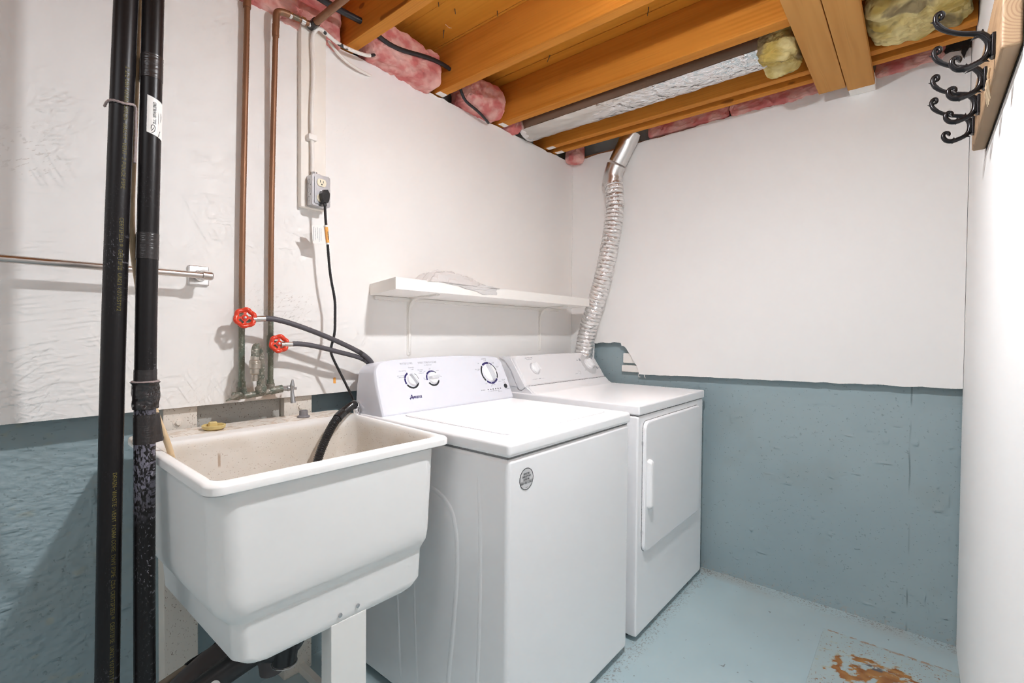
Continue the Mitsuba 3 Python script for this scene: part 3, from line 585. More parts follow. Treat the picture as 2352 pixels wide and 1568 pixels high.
def hose(key, pts, r, start, label):
    add(key + '__hose', tube(pts, r, 70, 16), 'mat_rubber_hose')
    p = spline(pts, 70)
    for i in (38, ): add(key + '__stripe', sweep(p[i:i + 3], r * 1.03, 16), 'mat_rubber_band')
    d = (p[0] - p[1]) / np.linalg.norm(p[0] - p[1])
    add(key + '__ferrule', cat(sweep(np.array([p[0] + d * .024, p[0] - d * .002]), r * 1.12, 18), sweep(np.array([p[0] + d * .034, p[0] + d * .024]), r * 1.0, 18)), 'mat_chrome', 30)
    lab(key, label, 'hose'); lab(key + '__ferrule', 'silver crimped end')
hose('washer_hose', [(.085, .678, 1.289), (.09, .721, 1.285), (.10, .808, 1.258), (.10, .904, 1.222), (.095, 1.006, 1.178), (.085, 1.062, 1.146), (.065, 1.098, 1.11), (.04, 1.11, 1.06), (.035, 1.115, .98)], .0088, 0, 'upper grey rubber hose from the left valve to the washer')
hose('washer_hose_001', [(.085, .765, 1.2065), (.09, .84, 1.199), (.095, .938, 1.174), (.085, 1.022, 1.152), (.06, 1.085, 1.118), (.045, 1.105, 1.06), (.042, 1.11, .98)], .0085, 0, 'lower grey rubber hose from the right valve to the washer')
k = add('paper_scrap', rbox(.0005, .001, .965, .975, 1.053, 1.075, .0002), 'mat_orange', False); lab(k, 'tiny orange sticker scrap on the wall beside the power cord', 'sticker')

# ------------------------------------------------------------------ towel bar
add('towel_bar__bar', cyl((.075, -.15, 1.411), (.075, .512, 1.411), .0092, 24), 'mat_nickel')
add('towel_bar__end_cap', cat(lathe([(.0095, 0), (.0125, .001), (.0125, .024), (.010, .028), (.0, .028)], (.075, .505, 1.411), (0, 1, 0), 24)), 'mat_nickel', 30)
add('towel_bar__post', cat(tube([(.008, .518, 1.413), (.04, .519, 1.418), (.07, .519, 1.416)], [.017] * 4 + list(np.linspace(.015, .011, 16)), 20, 18)), 'mat_chrome', 35)
add('towel_bar__mounting_plate', rbox(.0, .010, .489, .546, 1.386, 1.446, .004, 2), 'mat_chrome')
lab('towel_bar', 'horizontal nickel towel bar on the left wall, passing behind the black pipes', 'towel bar')

# ------------------------------------------------------------------ black drain pipes by the sink
P1 = [(.30, .233, .0), (.30, .243, .45), (.30, .258, 1.22), (.30, .2845, 2.0), (.30, .302, 2.52)]
add('black_pipe__pipe', tube(P1, .0226, 40, 32), 'mat_abs')
p1 = CubicSpline([a[2] for a in P1], [a[1] for a in P1])
def on_pipe(cs, x, r, z, s, h, az, squeeze=1.0, bold=False):
    """Lettering running down the pipe: text is bent round the cylinder; az is the azimuth of its middle."""
    m = text(s, h, 0, -h / 2, .0006, bold, squeeze); v = m.vertices.copy()
    a = az + v[:, 1] / r; zz = z - v[:, 0]
    m.vertices = np.c_[x + (r + v[:, 2]) * np.cos(a), cs(zz) + (r + v[:, 2]) * np.sin(a), zz]; return m
lt = [on_pipe(p1, .30, .0226, 1.84, '1 1/2 6IN 40MM  DRAIN-WASTE-VENT  2 POUCE PIPE', .0075, .15),
      on_pipe(p1, .30, .0226, 1.50, 'CERTIFIED ®  CERTIFIE  UN21 Y0703TV2', .0075, .15),
      on_pipe(p1, .30, .0226, .93, 'DRAIN-WASTE-VENT  FOAM CORE  DWV PIPE  CSA CERTIFIED ®  CERTIFIE  UN21 Y0703TV2', .0075, .15)]
addm('black_pipe__lettering', lt, 'mat_yellow_print', False)
lab('black_pipe', 'left one of two vertical black plastic drain pipes, with faded yellow print', 'pipe')
P2 = [(.31, .310, .0), (.31, .310, .42), (.31, .311, .80), (.31, .3155, 1.222), (.31, .326, 1.714), (.31, .333, 2.02), (.31, .343, 2.52)]
p2 = CubicSpline([a[2] for a in P2], [a[1] for a in P2]); R2 = .0212
add('black_pipe_001__pipe', tube(P2, R2, 50, 32), 'mat_abs_scuffed')
def wrap(z0, z1, grow, mat=None, extra=None):
    zs = np.linspace(z0, z1, 14); out = []
    for z in zs:
        a = np.linspace(0, 2 * math.pi, 49)[:-1]
        rr = np.full(48, R2 + grow)
        if extra: rr = rr + extra(a, (z - z0) / (z1 - z0))
        out.append(np.c_[.31 + rr * np.cos(a), p2(z) + rr * np.sin(a), np.full(48, z)])
    return loft(out)
bulge = lambda a, t: .016 * np.exp(-((np.angle(np.exp(1j * (a - 3.45)))) / .40) ** 2)
add('black_pipe_001__tape', wrap(1.832, 1.886, .0008, None, bulge), 'mat_tape', 40)
add('black_pipe_001__tape', wrap(1.414, 1.474, .0008, None, bulge), 'mat_tape', 40)
add('black_pipe_001__tape', wrap(1.128, 1.157, .0012), 'mat_tape', 40)
add('black_pipe_001__tape', wrap(1.066, 1.128, .0022, None, lambda a, t: .0035 * meshkit.noise(np.c_[a * 3, np.full(48, t * 5), a * 0], 3) + .0045 * np.exp(-((np.angle(np.exp(1j * (a - 1.6)))) / .5) ** 2) * math.sin(math.pi * t) + .004 * (t > .93)), 'mat_tape_crinkle', 50)
add('black_pipe_001__tape', wrap(.985, 1.053, .0012, None, lambda a, t: .017 * (1 - .55 * t) * np.exp(-((np.angle(np.exp(1j * (a - 1.75)))) / .42) ** 2)), 'mat_tape', 40)
add('black_pipe_001__tape_edge', wrap(1.1275, 1.131, .0052, None, lambda a, t: .002 * np.sin(a * 2 + 1) ** 2), 'mat_lint', 40)
# sticker
def patch(a0, a1, z0, z1, g):
    aa = np.linspace(a0, a1, 16); zs = np.linspace(z0, z1, 8); V, F = [], []
    for z in zs:
        for a in aa: V.append((.31 + (R2 + g) * math.cos(a), p2(z) + (R2 + g) * math.sin(a), z - .012 * (a - a0) / (a1 - a0)))
    for i in range(7):
        for j in range(15):
            q = i * 16 + j; F += [(q, q + 1, q + 17), (q, q + 17, q + 16)]
    return trimesh.Trimesh(V, F, process=False)
sk = add('black_pipe_001__sticker', patch(-.55, 1.25, 1.704, 1.789, .0006), 'mat_paper', True); lab(sk, 'white paper sticker with black print')
def on2(s, h, z, az, sq=1.0, bold=False):
    m = text(s, h, 0, -h / 2, .0004, bold, sq, .2); v = m.vertices.copy(); a = az - v[:, 1] / (R2 + .0008); zz = z + v[:, 0]
    m.vertices = np.c_[.31 + (R2 + .0009 + v[:, 2]) * np.cos(a), p2(zz) + (R2 + .0009 + v[:, 2]) * np.sin(a), zz]; m.invert(); return m
draw = [on2('D.L. SPARLING', .0058, 1.724, .12, .88, True), on2('________________', .003, 1.728, .42, .8), on2('______________', .003, 1.734, .70, .8), on2('_________', .002, 1.740, .84, .9)]
def curve2(pts, r=.0006): return tube([(.31 + (R2 + .001) * math.cos(a), p2(z) + (R2 + .001) * math.sin(a), z) for a, z in pts], r, 16, 5)
draw += [curve2([(-.15, 1.712), (.02, 1.722), (.18, 1.718), (.10, 1.707), (-.10, 1.704)]), curve2([(-.12, 1.708), (.08, 1.716)]), curve2([(.62, 1.703), (.55, 1.699), (.72, 1.712)])]
add(sk + '__lettering', cat(*draw), 'mat_print_black', False)
lab('black_pipe_001', 'right one of two vertical black drain pipes, with white sticker and tape wraps', 'pipe')
k = add('beige_tube', tube([(.275, .3285, 2.52), (.275, .3205, 2.2), (.275, .3125, 2.02), (.275, .3055, 1.80), (.275, .2985, 1.60), (.272, .2985, 1.47), (.268, .308, 1.38), (.272, .318, 1.28), (.272, .33, 1.16), (.272, .3385, 1.07), (.268, .352, 1.02), (.262, .366, .98), (.255, .378, .94), (.24, .392, .88), (.23, .40, .80)], .0072, 140, 14), 'mat_beige_tube')
lab(k, 'thin beige drain tube taped behind the right black pipe, ending in the sink', 'tube')
k = add('lint_string', tube([(.276, .2745 - .0255, 1.752), (.30, .2760 - .026, 1.757), (.318, .2765 - .018, 1.757), (.3265, .277, 1.754), (.322, .290, 1.758), (.316, .297, 1.757), (.314, .2985, 1.74), (.314, .298, 1.70), (.314, .297, 1.66), (.316, .295, 1.63)], list(.0018 + .0014 * np.abs(np.sin(np.arange(90) * .9))), 90, 7), 'mat_lint', True); lab(k, 'dusty grey string looped round the left black pipe', 'string')

# ------------------------------------------------------------------ laundry sink
def L(x0, x1, y0, y1, r, z):
    p = rrect(x0, x1, y0, y1, r); zz = z + np.clip((z - .7) / .2, 0, 1) * .022 * (.63 - p[:, 0]); return np.c_[p, zz]
loops = [L(.10, .575, .452, .878, .03, .507), L(.06, .583, .43, .897, .03, .516), L(.06, .585, .408, .917, .03, .533), L(.06, .588, .402, .920, .03, .612), L(.058, .590, .398, .924, .034, .620),
         L(.05, .597, .386, .932, .045, .630), L(.045, .604, .374, .940, .05, .645), L(.042, .608, .366, .945, .055, .668), L(.04, .610, .362, .947, .058, .70), L(.035, .614, .354, .952, .05, .912), L(.03, .616, .352, .954, .05, .917),
         L(.004, .629, .341, .983, .03, .917), L(.0, .632, .338, .986, .032, .920), L(.0, .632, .338, .986, .032, .934), L(.003, .629, .341, .983, .03, .9385), L(.009, .623, .347, .977, .03, .9405),
         L(.115, .602, .360, .966, .03, .9400), L(.124, .597, .365, .961, .035, .9375), L(.130, .592, .369, .957, .04, .930), L(.145, .583, .378, .948, .05, .90), L(.16, .572, .40, .93, .06, .68), L(.175, .558, .415, .915, .06, .655), L(.21, .52, .45, .88, .06, .645)]
add('laundry_sink__tub', loft(loops[:17], cap0=False, cap1=False), 'mat_tub', 40)
add('laundry_sink__basin', loft(loops[16:], cap0=False), 'mat_basin', 40); lab('laundry_sink__basin', 'stained beige inside of the basin')
add('laundry_sink__drain', lathe([(.045, 0), (.045, .003), (.036, .003), (.034, .001), (.0, .001)], (.36, .66, .645), (0, 0, 1), 28), 'mat_chrome')
for y, z in ((.650, .535), (.700, .538)):
    add('laundry_sink__screw', lathe([(.0055, 0), (.0055, .002), (.003, .003), (.0, .003)], (.588, y, z), (1, 0, 0), 16), 'mat_steel')
dl = []
for i, y in enumerate(np.linspace(.385, .92, 16)):
    if abs(y - .54) < .05 or abs(y - .80) < .04: continue
    add('laundry_sink__deck_rib', rbox(.075, .112, y, y + .0015, .9515, .9530, .0003), 'mat_board')
lab('laundry_sink', 'white plastic laundry sink with stained basin beside the washer', 'sink')
k = add('laundry_sink__leg', rbox(.535, .584, .628, .729, 0, .515, .003), 'mat_leg'); lab(k, 'white painted wooden leg')
k = add('soap_dish', cat(lathe([(.024, 0), (.030, .004), (.032, .012), (.030, .014), (.026, .013), (.022, .005), (.0, .004)], (.075, .535, .953), (0, 0, 1), 28), rbox(.055, .070, .525, .548, .957, .974, .004)), 'mat_soap', 40); lab(k, 'small yellow round plastic cap lying on the sink ledge', 'cap')
k = add('drain_plug', lathe([(.020, 0), (.021, .002), (.020, .005), (.0145, .007), (.0135, .022), (.0125, .024), (.0105, .024), (.010, .012), (.0, .012)], (.07, .815, .953), (0, 0, 1), 28), 'mat_grey_plastic', 30); lab(k, 'grey round plug standing on the sink ledge', 'plug')
# boards behind the sink
add('mounting_board__board', rbox(-.08, -.022, .432, .522, 0, 1.016, .003), 'mat_board')
def bolt(y, z, R=.014): return cat(lathe([(R, 0), (R, .0015), (.0095, .002)], (-.0222, y, z), (1, 0, 0), 22), lathe([(.0085, .0), (.0085, .006), (.007, .0075), (.0, .0075)], (-.0215, y, z), (1, 0, 0), 6))
add('mounting_board__bolt', bolt(.470, .969), 'mat_board', 30)
lab('mounting_board', 'white vertical wooden board behind the sink, nearest the black pipes', 'board')
add('mounting_board_001__board', rbox(-.08, -.022, .790, .893, 0, 1.016, .003), 'mat_board')
add('mounting_board_001__bolt', bolt(.848, .975), 'mat_board', 30); add('mounting_board_001__bolt', bolt(.86, .12), 'mat_board', 30)
lab('mounting_board_001', 'white vertical wooden board behind the sink, nearest the washer', 'board')
k = add('backsplash_board', rbox(-.08, -.050, .523, .789, .86, 1.016, .002), 'mat_board_grey'); lab(k, 'grey speckled horizontal board between the two white boards behind the sink', 'board')

# ------------------------------------------------------------------ washer drain hose into sink
hp = spline([(.06, 1.045, .93), (.085, 1.01, .972), (.125, .968, .982), (.16, .925, .976), (.185, .878, .957), (.20, .845, .93), (.215, .81, .885), (.225, .785, .84), (.235, .768, .79), (.24, .76, .72)], 420)
hs = np.r_[0, np.cumsum(np.linalg.norm(np.diff(hp, axis=0), axis=1))]
add('washer_drain_hose__hose', sweep(hp, .0135 + .0013 * np.sin(hs / .0062 * 2 * math.pi), 22), 'mat_black_plastic', 60)
i0 = int(np.argmin(np.abs(hs - .205)))
add('washer_drain_hose__sleeve', sweep(hp[i0:i0 + 30], .0158, 22), 'mat_black_plastic', 30)
i1 = int(np.argmin(np.abs(hs - .055)))
tl = sweep(hp[i1:i1 + 30], .0165, 24, wob=lambda i, a: 1 + .10 * (meshkit.noise(np.c_[np.cos(a) * 4, np.sin(a) * 4, np.full(len(a), i * .25)], 2) - .5))
c = hp[i1 + 15]
add('washer_drain_hose__foil_tape', cat(tl, sweep(np.array([c + [.012, -.004, -.005], c + [.018, -.004, -.03], c + [.021, -.002, -.042]]), [.014, .0135, .017], 10, squash=.25)), 'mat_foil', 40)
lab('washer_drain_hose', 'black corrugated drain hose curving from behind the washer into the sink', 'hose'); lab('washer_drain_hose__foil_tape', 'crumpled silver tape')

# ------------------------------------------------------------------ under the sink
add('sink_trap__tail_pipe', cyl((.36, .66, .52), (.36, .66, .44), .022, 24), 'mat_abs_plain')
add('sink_trap__trap', cat(tube([(.36, .66, .47), (.355, .655, .42), (.345, .635, .37), (.33, .61, .36), (.31, .56, .375)], .034, 40, 24), cyl((.35, .625, .40), (.35, .620, .325), .036, 28, .031)), 'mat_abs_plain', 40)
add('sink_trap__ring', sweep(np.array([(.35 + .0325 * math.cos(a), .620 + .0325 * math.sin(a), .323) for a in np.linspace(0, 2 * math.pi, 41)]), .0016, 8, cap=False), 'mat_chrome')
add('sink_trap__drain_pipe', tube([(.345, .60, .395), (.33, .53, .375), (.32, .42, .340), (.325, .36, .31), (.33, .34, .24)], .031, 40, 24), 'mat_abs_plain')
add('sink_trap__sticker', lathe([(.013, 0), (.013, .001), (.0, .001)], (.358, .442, .3585), (.75, -.05, .66), 20), 'mat_paper')
lab('sink_trap', 'black plastic drain trap and pipe under the laundry sink', 'drain pipe')
k = add('drain_hose', tube([(.21, .31, .250), (.21, .40, .29), (.20, .47, .322), (.19, .55, .332), (.18, .62, .30), (.18, .66, .2)], .035, 60, 20), 'mat_brown_plastic', 40); lab(k, 'glossy dark brown plastic tubing under the sink behind the black drain pipe', 'tubing')
add('tan_rod__rod', tube([(.16, .31, .283), (.16, .44, .318)], .0105, 4, 14), 'mat_tan')
add('tan_rod__cord', tube([(.16, .435, .326), (.155, .46, .331), (.15, .50, .337), (.14, .55, .36), (.12, .60, .38)], .004, 40, 8), 'mat_cable_black')
add('tan_rod__sleeve', cyl((.165, .435, .314), (.165, .465, .322), .009, 12), 'mat_steel')
lab('tan_rod', 'thin tan rod with a black cord in the shadow under the sink', 'rod')
k = add('wood_strip', put(rbox(0, .46, 0, .022, 0, .03, .002), frame((-.06, .845, .0), (1, -.02, 0), (.02, 1, 0))), 'mat_batten'); lab(k, 'narrow dusty wooden strip on the floor under the sink', 'wood strip')

# ------------------------------------------------------------------ shelf
sh = hull([(x, y, z + .05 * x) for z in (1.396, 1.440) for x, y in ((.001, 1.122), (.001, 2.47), (.219, 2.45), (.2205, 2.448), (.2205, 1.087), (.219, 1.086))])
add('wall_shelf__board', sh, 'mat_white_paint', 25)
for y in (1.318, 2.262):
    w = .011
    prof = []
    bar = tube([(.004, y, 1.162), (.004, y, 1.29), (.005, y, 1.33), (.016, y, 1.366), (.042, y, 1.389), (.075, y, 1.396), (.185, y, 1.401)], .0075, 60, 12, squash=.6)
    bk = add('wall_shelf__bracket', cat(bar, rbox(.0, .003, y - w, y + w, 1.150, 1.395, .001), hull([(x, yy, z + .05 * x) for x in (.003, .19) for yy in (y - w, y + w) for z in (1.3925, 1.3955)]), lathe([(w, 0), (w, .003), (.006, .005), (.0, .005)], (0, y, 1.157), (1, 0, 0), 20)), 'mat_white_paint', 35)
add('wall_shelf__ledger', rbox(.0, .012, 1.14, 2.44, 1.380, 1.3955, .002), 'mat_white_paint')
lab('wall_shelf', 'white painted wall shelf above the washer and dryer', 'shelf'); lab('wall_shelf__bracket', 'curved white metal bracket'); lab('wall_shelf__bracket_001', 'curved white metal bracket')
# plastic bag on the shelf
def crumpled(x0, x1, y0, y1, z, seed, hgt):
    nx, ny = 30, 60; V, F = [], []
    for i in range(nx):
        for j in range(ny):
            u, v = i / (nx - 1), j / (ny - 1)
            q = np.array([[u * 3.2 + seed, v * 4.5, .3]])
            h = (hgt * (math.sin(math.pi * u) ** .6) * (math.sin(math.pi * min(1, v * 1.1)) ** .6) * (1 - .55 * v) + .02 * (meshkit.fbm(q * 2.5, 4, seed)[0] - .45)) * min(1, 9 * v, 9 * (1 - v), 9 * u, 9 * (1 - u)); h -= .018 * hgt / .075 * math.exp(-((meshkit.noise(q * 2, seed + 4)[0] - .5) / .05) ** 2)
            V.append((x0 + (x1 - x0) * u + .02 * (meshkit.noise(q * 1.5, seed + 1)[0] - .5), y0 + (y1 - y0) * v + .03 * (meshkit.noise(q * 1.7, seed + 2)[0] - .5), z + max(.0006, h)))
    for i in range(nx - 1):
        for j in range(ny - 1):
            a = i * ny + j; F += [(a, a + ny, a + 1), (a + 1, a + ny, a + ny + 1)]
    return trimesh.Trimesh(V, F, process=False)
k = add('plastic_bag__sheet', crumpled(.06, .226, 1.235, 1.66, 1.4495, 3, .075), 'mat_bag', True)
fl = crumpled(0, .034, 1.29, 1.64, 0, 5, .004); v = fl.vertices.copy()
fl.vertices = np.c_[.222 + v[:, 2] * .5, v[:, 1], 1.4535 - v[:, 0] * np.clip((v[:, 1] - 1.29) * 4, 0, 1) * 1.0]
add('plastic_bag__flap', fl, 'mat_bag', True)
lab('plastic_bag', 'crumpled clear plastic bag lying on the white shelf', 'plastic bag')

# ------------------------------------------------------------------ washer
WX, WY0, WY1 = .836, 1.010, 1.736
add('washing_machine__cabinet', rbox(.06, WX - .002, WY0, WY1, .022, .899, .014, 2), 'mat_appliance')
add('washing_machine__top', rbox(.085, WX + .003, WY0 - .003, WY1 + .003, .9035, .946, .012, 2), 'mat_appliance')
add('washing_machine__seam', rbox(.10, WX - .008, WY0 + .006, WY1 - .006, .897, .905, .002), 'mat_seam')
lidp = Polygon(rrect(.265, .765, 1.088, 1.678, .03))
lid = cat(put(extr(lidp, .0035), frame((0, 0, .945), (1, 0, 0), (0, 1, 0))), rbox(.27, .76, 1.093, 1.673, .947, .9505, .0015))
add('washing_machine__lid', lid, 'mat_appliance')
add('washing_machine__lid_gap', put(extr(Polygon(rrect(.262, .768, 1.085, 1.681, .032)).difference(lidp), .0008), frame((0, 0, .9458), (1, 0, 0), (0, 1, 0))), 'mat_print_light', False)
for x in (.12, .78):
    for y in (WY0 + .05, WY1 - .05): add('washing_machine__foot', cyl((x, y, 0), (x, y, .024), .018, 16), 'mat_black_plastic')
# pressed curves on the left side
def ridge(pts, r): return tube([(x, WY0 + .0005, z) for x, z in pts], r, 60, 12, squash=.3 if False else None)
em = []
for pts, wdt in (([(.585, .05), (.60, .20), (.628, .45), (.632, .60), (.61, .70), (.55, .745), (.42, .76)], .010), ([(.705, .05), (.722, .25), (.73, .50), (.728, .70), (.715, .86)], .008), ([(.36, .05), (.345, .25), (.335, .50), (.345, .62)], .008), ([(.455, .06), (.44, .2), (.43, .4), (.425, .60), (.43, .70)], .006)):
    q = spline(pts, 60); P3 = np.c_[q[:, 0], np.full(60, WY0 + .0012), q[:, 1]]
    t = np.linspace(0, 1, 60); rr = wdt * np.clip(np.minimum(t, 1 - t) * 12, .05, 1)
    m = sweep(P3, rr, 14); vv = m.vertices.copy(); vv[:, 1] = WY0 + .0012 + (vv[:, 1] - WY0 - .0012) * .38; m.vertices = vv; em.append(m)
add('washing_machine__side_rib', cat(*em), 'mat_appliance', 50)
# console: rounded outline on a leaning face
O, Wd = np.array([.245, 0, .9465]), np.array([-.09, 0, .202]); Wl = np.linalg.norm(Wd); Wd = Wd / Wl
Mc = frame(O, (0, 1, 0), Wd)          # local x = Y, local y = up the face, local z = outwards
def outline(y0, y1, h, rl, rr, crown, n=10, slant=0.):
    pts = [(y0, 0), (y0 + .006, h * .55)]
    for a in np.linspace(180, 95, n): pts.append((y0 + .012 + rl + rl * math.cos(math.radians(a)), h - rl + rl * math.sin(math.radians(a))))
    for t in np.linspace(.1, .9, 9): pts.append((y0 + .03 + (y1 - y0 - .06) * t, h + crown * math.sin(math.pi * t)))
    for a in np.linspace(85, 15, n): pts.append((y1 - slant - rr + rr * math.cos(math.radians(a)), h - rr + rr * math.sin(math.radians(a))))
    pts += [(y1 - slant * .3, h * .45), (y1, 0)]
    return np.array(pts)
ol = outline(1.016, 1.744, .214, .055, .05, .012, slant=.006)
def ring3(ol, inset, z, M):
    c = ol.mean(0); q = Polygon(ol).buffer(-inset) if inset else Polygon(ol)
    return trimesh.transform_points(np.c_[np.array(q.exterior.coords)[:-1], np.full(len(q.exterior.coords) - 1, z)], M)
back = np.c_[np.full(len(ol), .072), ol[:, 0] , .9465 + ol[:, 1] * .93 * Wd[2]]
con = hull(np.vstack([ring3(ol, .012, 0, Mc), ring3(ol, .006, -.0016, Mc), ring3(ol, .002, -.0065, Mc), ring3(ol, 0, -.014, Mc), back, back + [.03, 0, 0]]))
con = con.slice_plane([0, 0, .9462], [0, 0, 1], cap=True)
ck = add('washing_machine__console', con, 'mat_console', 25)
face = lambda m: put(m, Mc)
def dial(cx, cy, R, segs, mat_r='navy'):
    for a0, a1, col, w in segs:
        add(ck + '__dial_mark', face(arc(cx, cy, R - w, R, a0, a1)), col, False)
def knob(cx, cy, R, ang, key):
    """Round skirted knob with a straight grip across it."""
    M = Mc @ frame((cx, cy, 0), (math.cos(ang), math.sin(ang), 0), (-math.sin(ang), math.cos(ang), 0))
    m = lathe([(R, 0), (R, .004), (R * .93, .007), (R * .86, .009), (R * .6, .0098), (0, .01)], (0, 0, 0), (0, 0, 1), 36)
    kk = add(key, put(m, M), 'mat_knob', 35)
    g = hull(np.vstack([np.c_[rrect(-R * .98, R * .98, -R * .26, R * .26, R * .2, 4), np.full(20, .006)], np.c_[rrect(-R * .9, R * .9, -R * .17, R * .17, R * .14, 4), np.full(20, .022)]]))
    add(kk + '_grip', put(g, M), 'mat_knob_grip', 30); return kk
dial(1.183, .128, .0345, [(112, 160, 'mat_navy', .007), (164, 205, 'mat_navy', .007), (212, 350, 'mat_print_black', .007), (5, 50, 'mat_print_black', .0025)])
knob(1.187, .130, .0245, math.radians(118), 'washing_machine__knob')
dial(1.289, .129, .0335, [(60, 92, 'mat_navy', .007), (96, 145, 'mat_navy', .007), (150, 190, 'mat_navy', .007), (215, 340, 'mat_print_black', .007), (40, 56, 'mat_print_black', .004)])
knob(1.291, .1305, .0245, math.radians(2), 'washing_machine__knob_001')
dial(1.6255, .131, .053, [(75, 128, 'mat_navy', .0095), (50, 70, 'mat_navy', .008), (8, 46, 'mat_print_black', .004), (-32, 4, 'mat_print_black', .006), (135, 225, 'mat_print_black', .008), (232, 262, 'mat_navy', .009), (265, 292, 'mat_navy', .009), (295, 322, 'mat_navy', .009)])
knob(1.627, .132, .0405, math.radians(104), 'washing_machine__knob_002')
add('washing_machine__start_button', face(put(lathe([(.0105, 0), (.0105, .002), (.008, .003), (0, .003)], (1.7065, .0615, 0), (0, 0, 1), 24), np.eye(4))), 'mat_print_black')
add(ck + '__indicator', face(cat(*[extr(Polygon(rrect(1.5854 + .0164 * i - .0035, 1.5854 + .0164 * i + .0035, .0515, .0555, .001, 2)), .0004) for i in range(6)])), 'mat_print_black', False)
tx = [text('WATER LEVEL', .0078, 1.1465, .1935, squeeze=.86), text('WASH TEMPERATURE', .0078, 1.234, .1935, squeeze=.86), text('all cold rinses', .0045, 1.282, .1845, center=True), text('NORMAL', .0062, 1.617, .1965, center=True, squeeze=.9), text('heavy', .004, 1.620, .189, center=True), text('START', .0062, 1.7075, .0885, center=True, squeeze=.9), text('hold', .0036, 1.7075, .081, center=True), text('cancel', .0036, 1.7075, .0755, center=True), text('lock status', .0045, 1.553, .0515, center=True, squeeze=.9)]
for s_, x, y in (('deep water', 1.196, .178), ('wash', 1.198, .170), ('auto sensing', 1.150, .166), ('auto sensing', 1.137, .147), ('+ extra rinse', 1.137, .1405), ('deep water', 1.2365, .166), ('wash', 1.2385, .159), ('extra rinse', 1.239, .152), ('cool', 1.285, .1675), ('cold', 1.256, .158), ('warm', 1.325, .158), ('hot', 1.335, .132), ('tap', 1.247, .130), ('cold', 1.249, .1245),
                 ('light', 1.573, .178), ('rinse & spin', 1.556, .150), ('drain', 1.558, .144), ('casual', 1.668, .176), ('delicate', 1.691, .155), ('whites', 1.677, .0845), ('soak', 1.586, .080), ('bulky items', 1.63, .072), ('off', 1.614, .066), ('fill', 1.5854, .0435), ('wash', 1.602, .0435), ('rinse', 1.618, .0435), ('spin', 1.634, .0435), ('done', 1.651, .0435), ('lid locked', 1.66, .038), ('cancel press', 1.716, .046)):
    tx.append(text(s_, .0040, x, y, center=True))
add(ck + '__lettering', face(cat(*tx)), 'mat_print_grey', False)
lg = [text('A', .0175, 1.1510, .0525, .0006, True, 1.0, .25), text('mana', .0122, 1.1680, .0545, .0006, True, .98, .12), extr(Polygon([(1.1490, .0575), (1.1800, .0605), (1.1800, .0580), (1.1490, .0555)]), .0006)]
add(ck + '__logo', face(cat(*lg)), 'mat_navy', False)
# round sticker on the front
sx = WX + .0018 - .003
Ms = frame((WX - .0018, 1.0905, .8305), (0, 1, 0), (0, 0, 1))
sk = add('washing_machine__sticker', put(lathe([(.0315, 0), (.0315, .0006), (0, .0006)], (0, 0, 0), (0, 0, 1), 40), Ms), 'mat_sticker', False)
lb = [arc(0, 0, .0298, .0315, 0, 359.9, .0011, 60)] + [text(s_, h, 0, y, .0010, True, q, center=True) for s_, h, y, q in (('REGISTER', .0052, .0125, .8), ('ENREGISTRER', .0052, .0045, .8), ('REGISTRE', .0052, -.0035, .8), ('888-500-3381', .0058, -.0140, .85))]
lb.append(extr(Polygon([(-.026, -.0058), (.026, -.0058), (.026, -.0065), (-.026, -.0065)]), .0010)); lb.append(extr(Polygon([(-.006, -.0240), (.006, -.0240), (.006, -.0248), (-.006, -.0248)]), .0010))
add(sk + '__lettering', put(cat(*lb), Ms), 'mat_print_black', False)
lab(sk, 'round grey sticker with black text')
lab('washing_machine', 'white top-loading washing machine with three dials, between sink and dryer', 'washing machine'); lab(ck, 'bluish white control panel')

# ------------------------------------------------------------------ dryer
DX, DY0, DY1 = .838, 1.806, 2.560
add('dryer__cabinet', rbox(.10, DX, DY0, DY1, .022, .918, .008, 2), 'mat_dryer')
add('dryer__top', rbox(.11, DX + .006, DY0 - .003, DY1 + .004, .9225, .962, .007, 2), 'mat_dryer')
add('dryer__seam', rbox(.12, DX - .004, DY0 + .004, DY1 - .004, .916, .925, .002), 'mat_seam')
for x in (.16, .78):
    for y in (DY0 + .05, DY1 - .05): add('dryer__foot', cyl((x, y, 0), (x, y, .024), .018, 16), 'mat_black_plastic')
ramp = Polygon([(.10, .955), (.33, .9605), (.312, .963), (.292, .974), (.278, .988), (.268, .9965), (.10, .9965)])
add('dryer__deck_rise', put(extr(ramp, DY1 - DY0 - .016), np.array([[1, 0, 0, 0], [0, 0, 1, DY0 + .010], [0, 1, 0, 0], [0, 0, 0, 1.]])), 'mat_dryer', 40)
add('dryer__back_panel', put(extr(Polygon([(.09, .93), (.325, .93), (.318, .951), (.300, .962), (.285, .975), (.262, .988), (.235, .973), (.212, .975), (.175, 1.06), (.12, 1.13), (.09, 1.13)]), DY1 - DY0 - .006), np.array([[1, 0, 0, 0], [0, 0, 1, DY0 + .003], [0, 1, 0, 0], [0, 0, 0, 1.]])), 'mat_dryer_console', 30)
O2, W2 = np.array([.268, 0, .997]), np.array([-.10, 0, .15]); W2 = W2 / np.linalg.norm(W2)
Md = frame(O2, (0, 1, 0), W2)
od = outline(1.806, 2.560, .172, .03, .03, .004, slant=.004)
backd = np.c_[np.full(len(od), .085), od[:, 0], .985 + od[:, 1] * .90 * W2[2] + .008]
cap_low = []
for y in (1.806, 2.560):
    for x, z in ((.215, .985), (.236, .976), (.262, .990)): cap_low.append((x, y, z))
con = hull(np.vstack([ring3(od, .012, 0, Md), ring3(od, .006, -.0018, Md), ring3(od, .002, -.0065, Md), ring3(od, 0, -.014, Md), backd]))
dk = add('dryer__console', con, 'mat_dryer_console', 25)
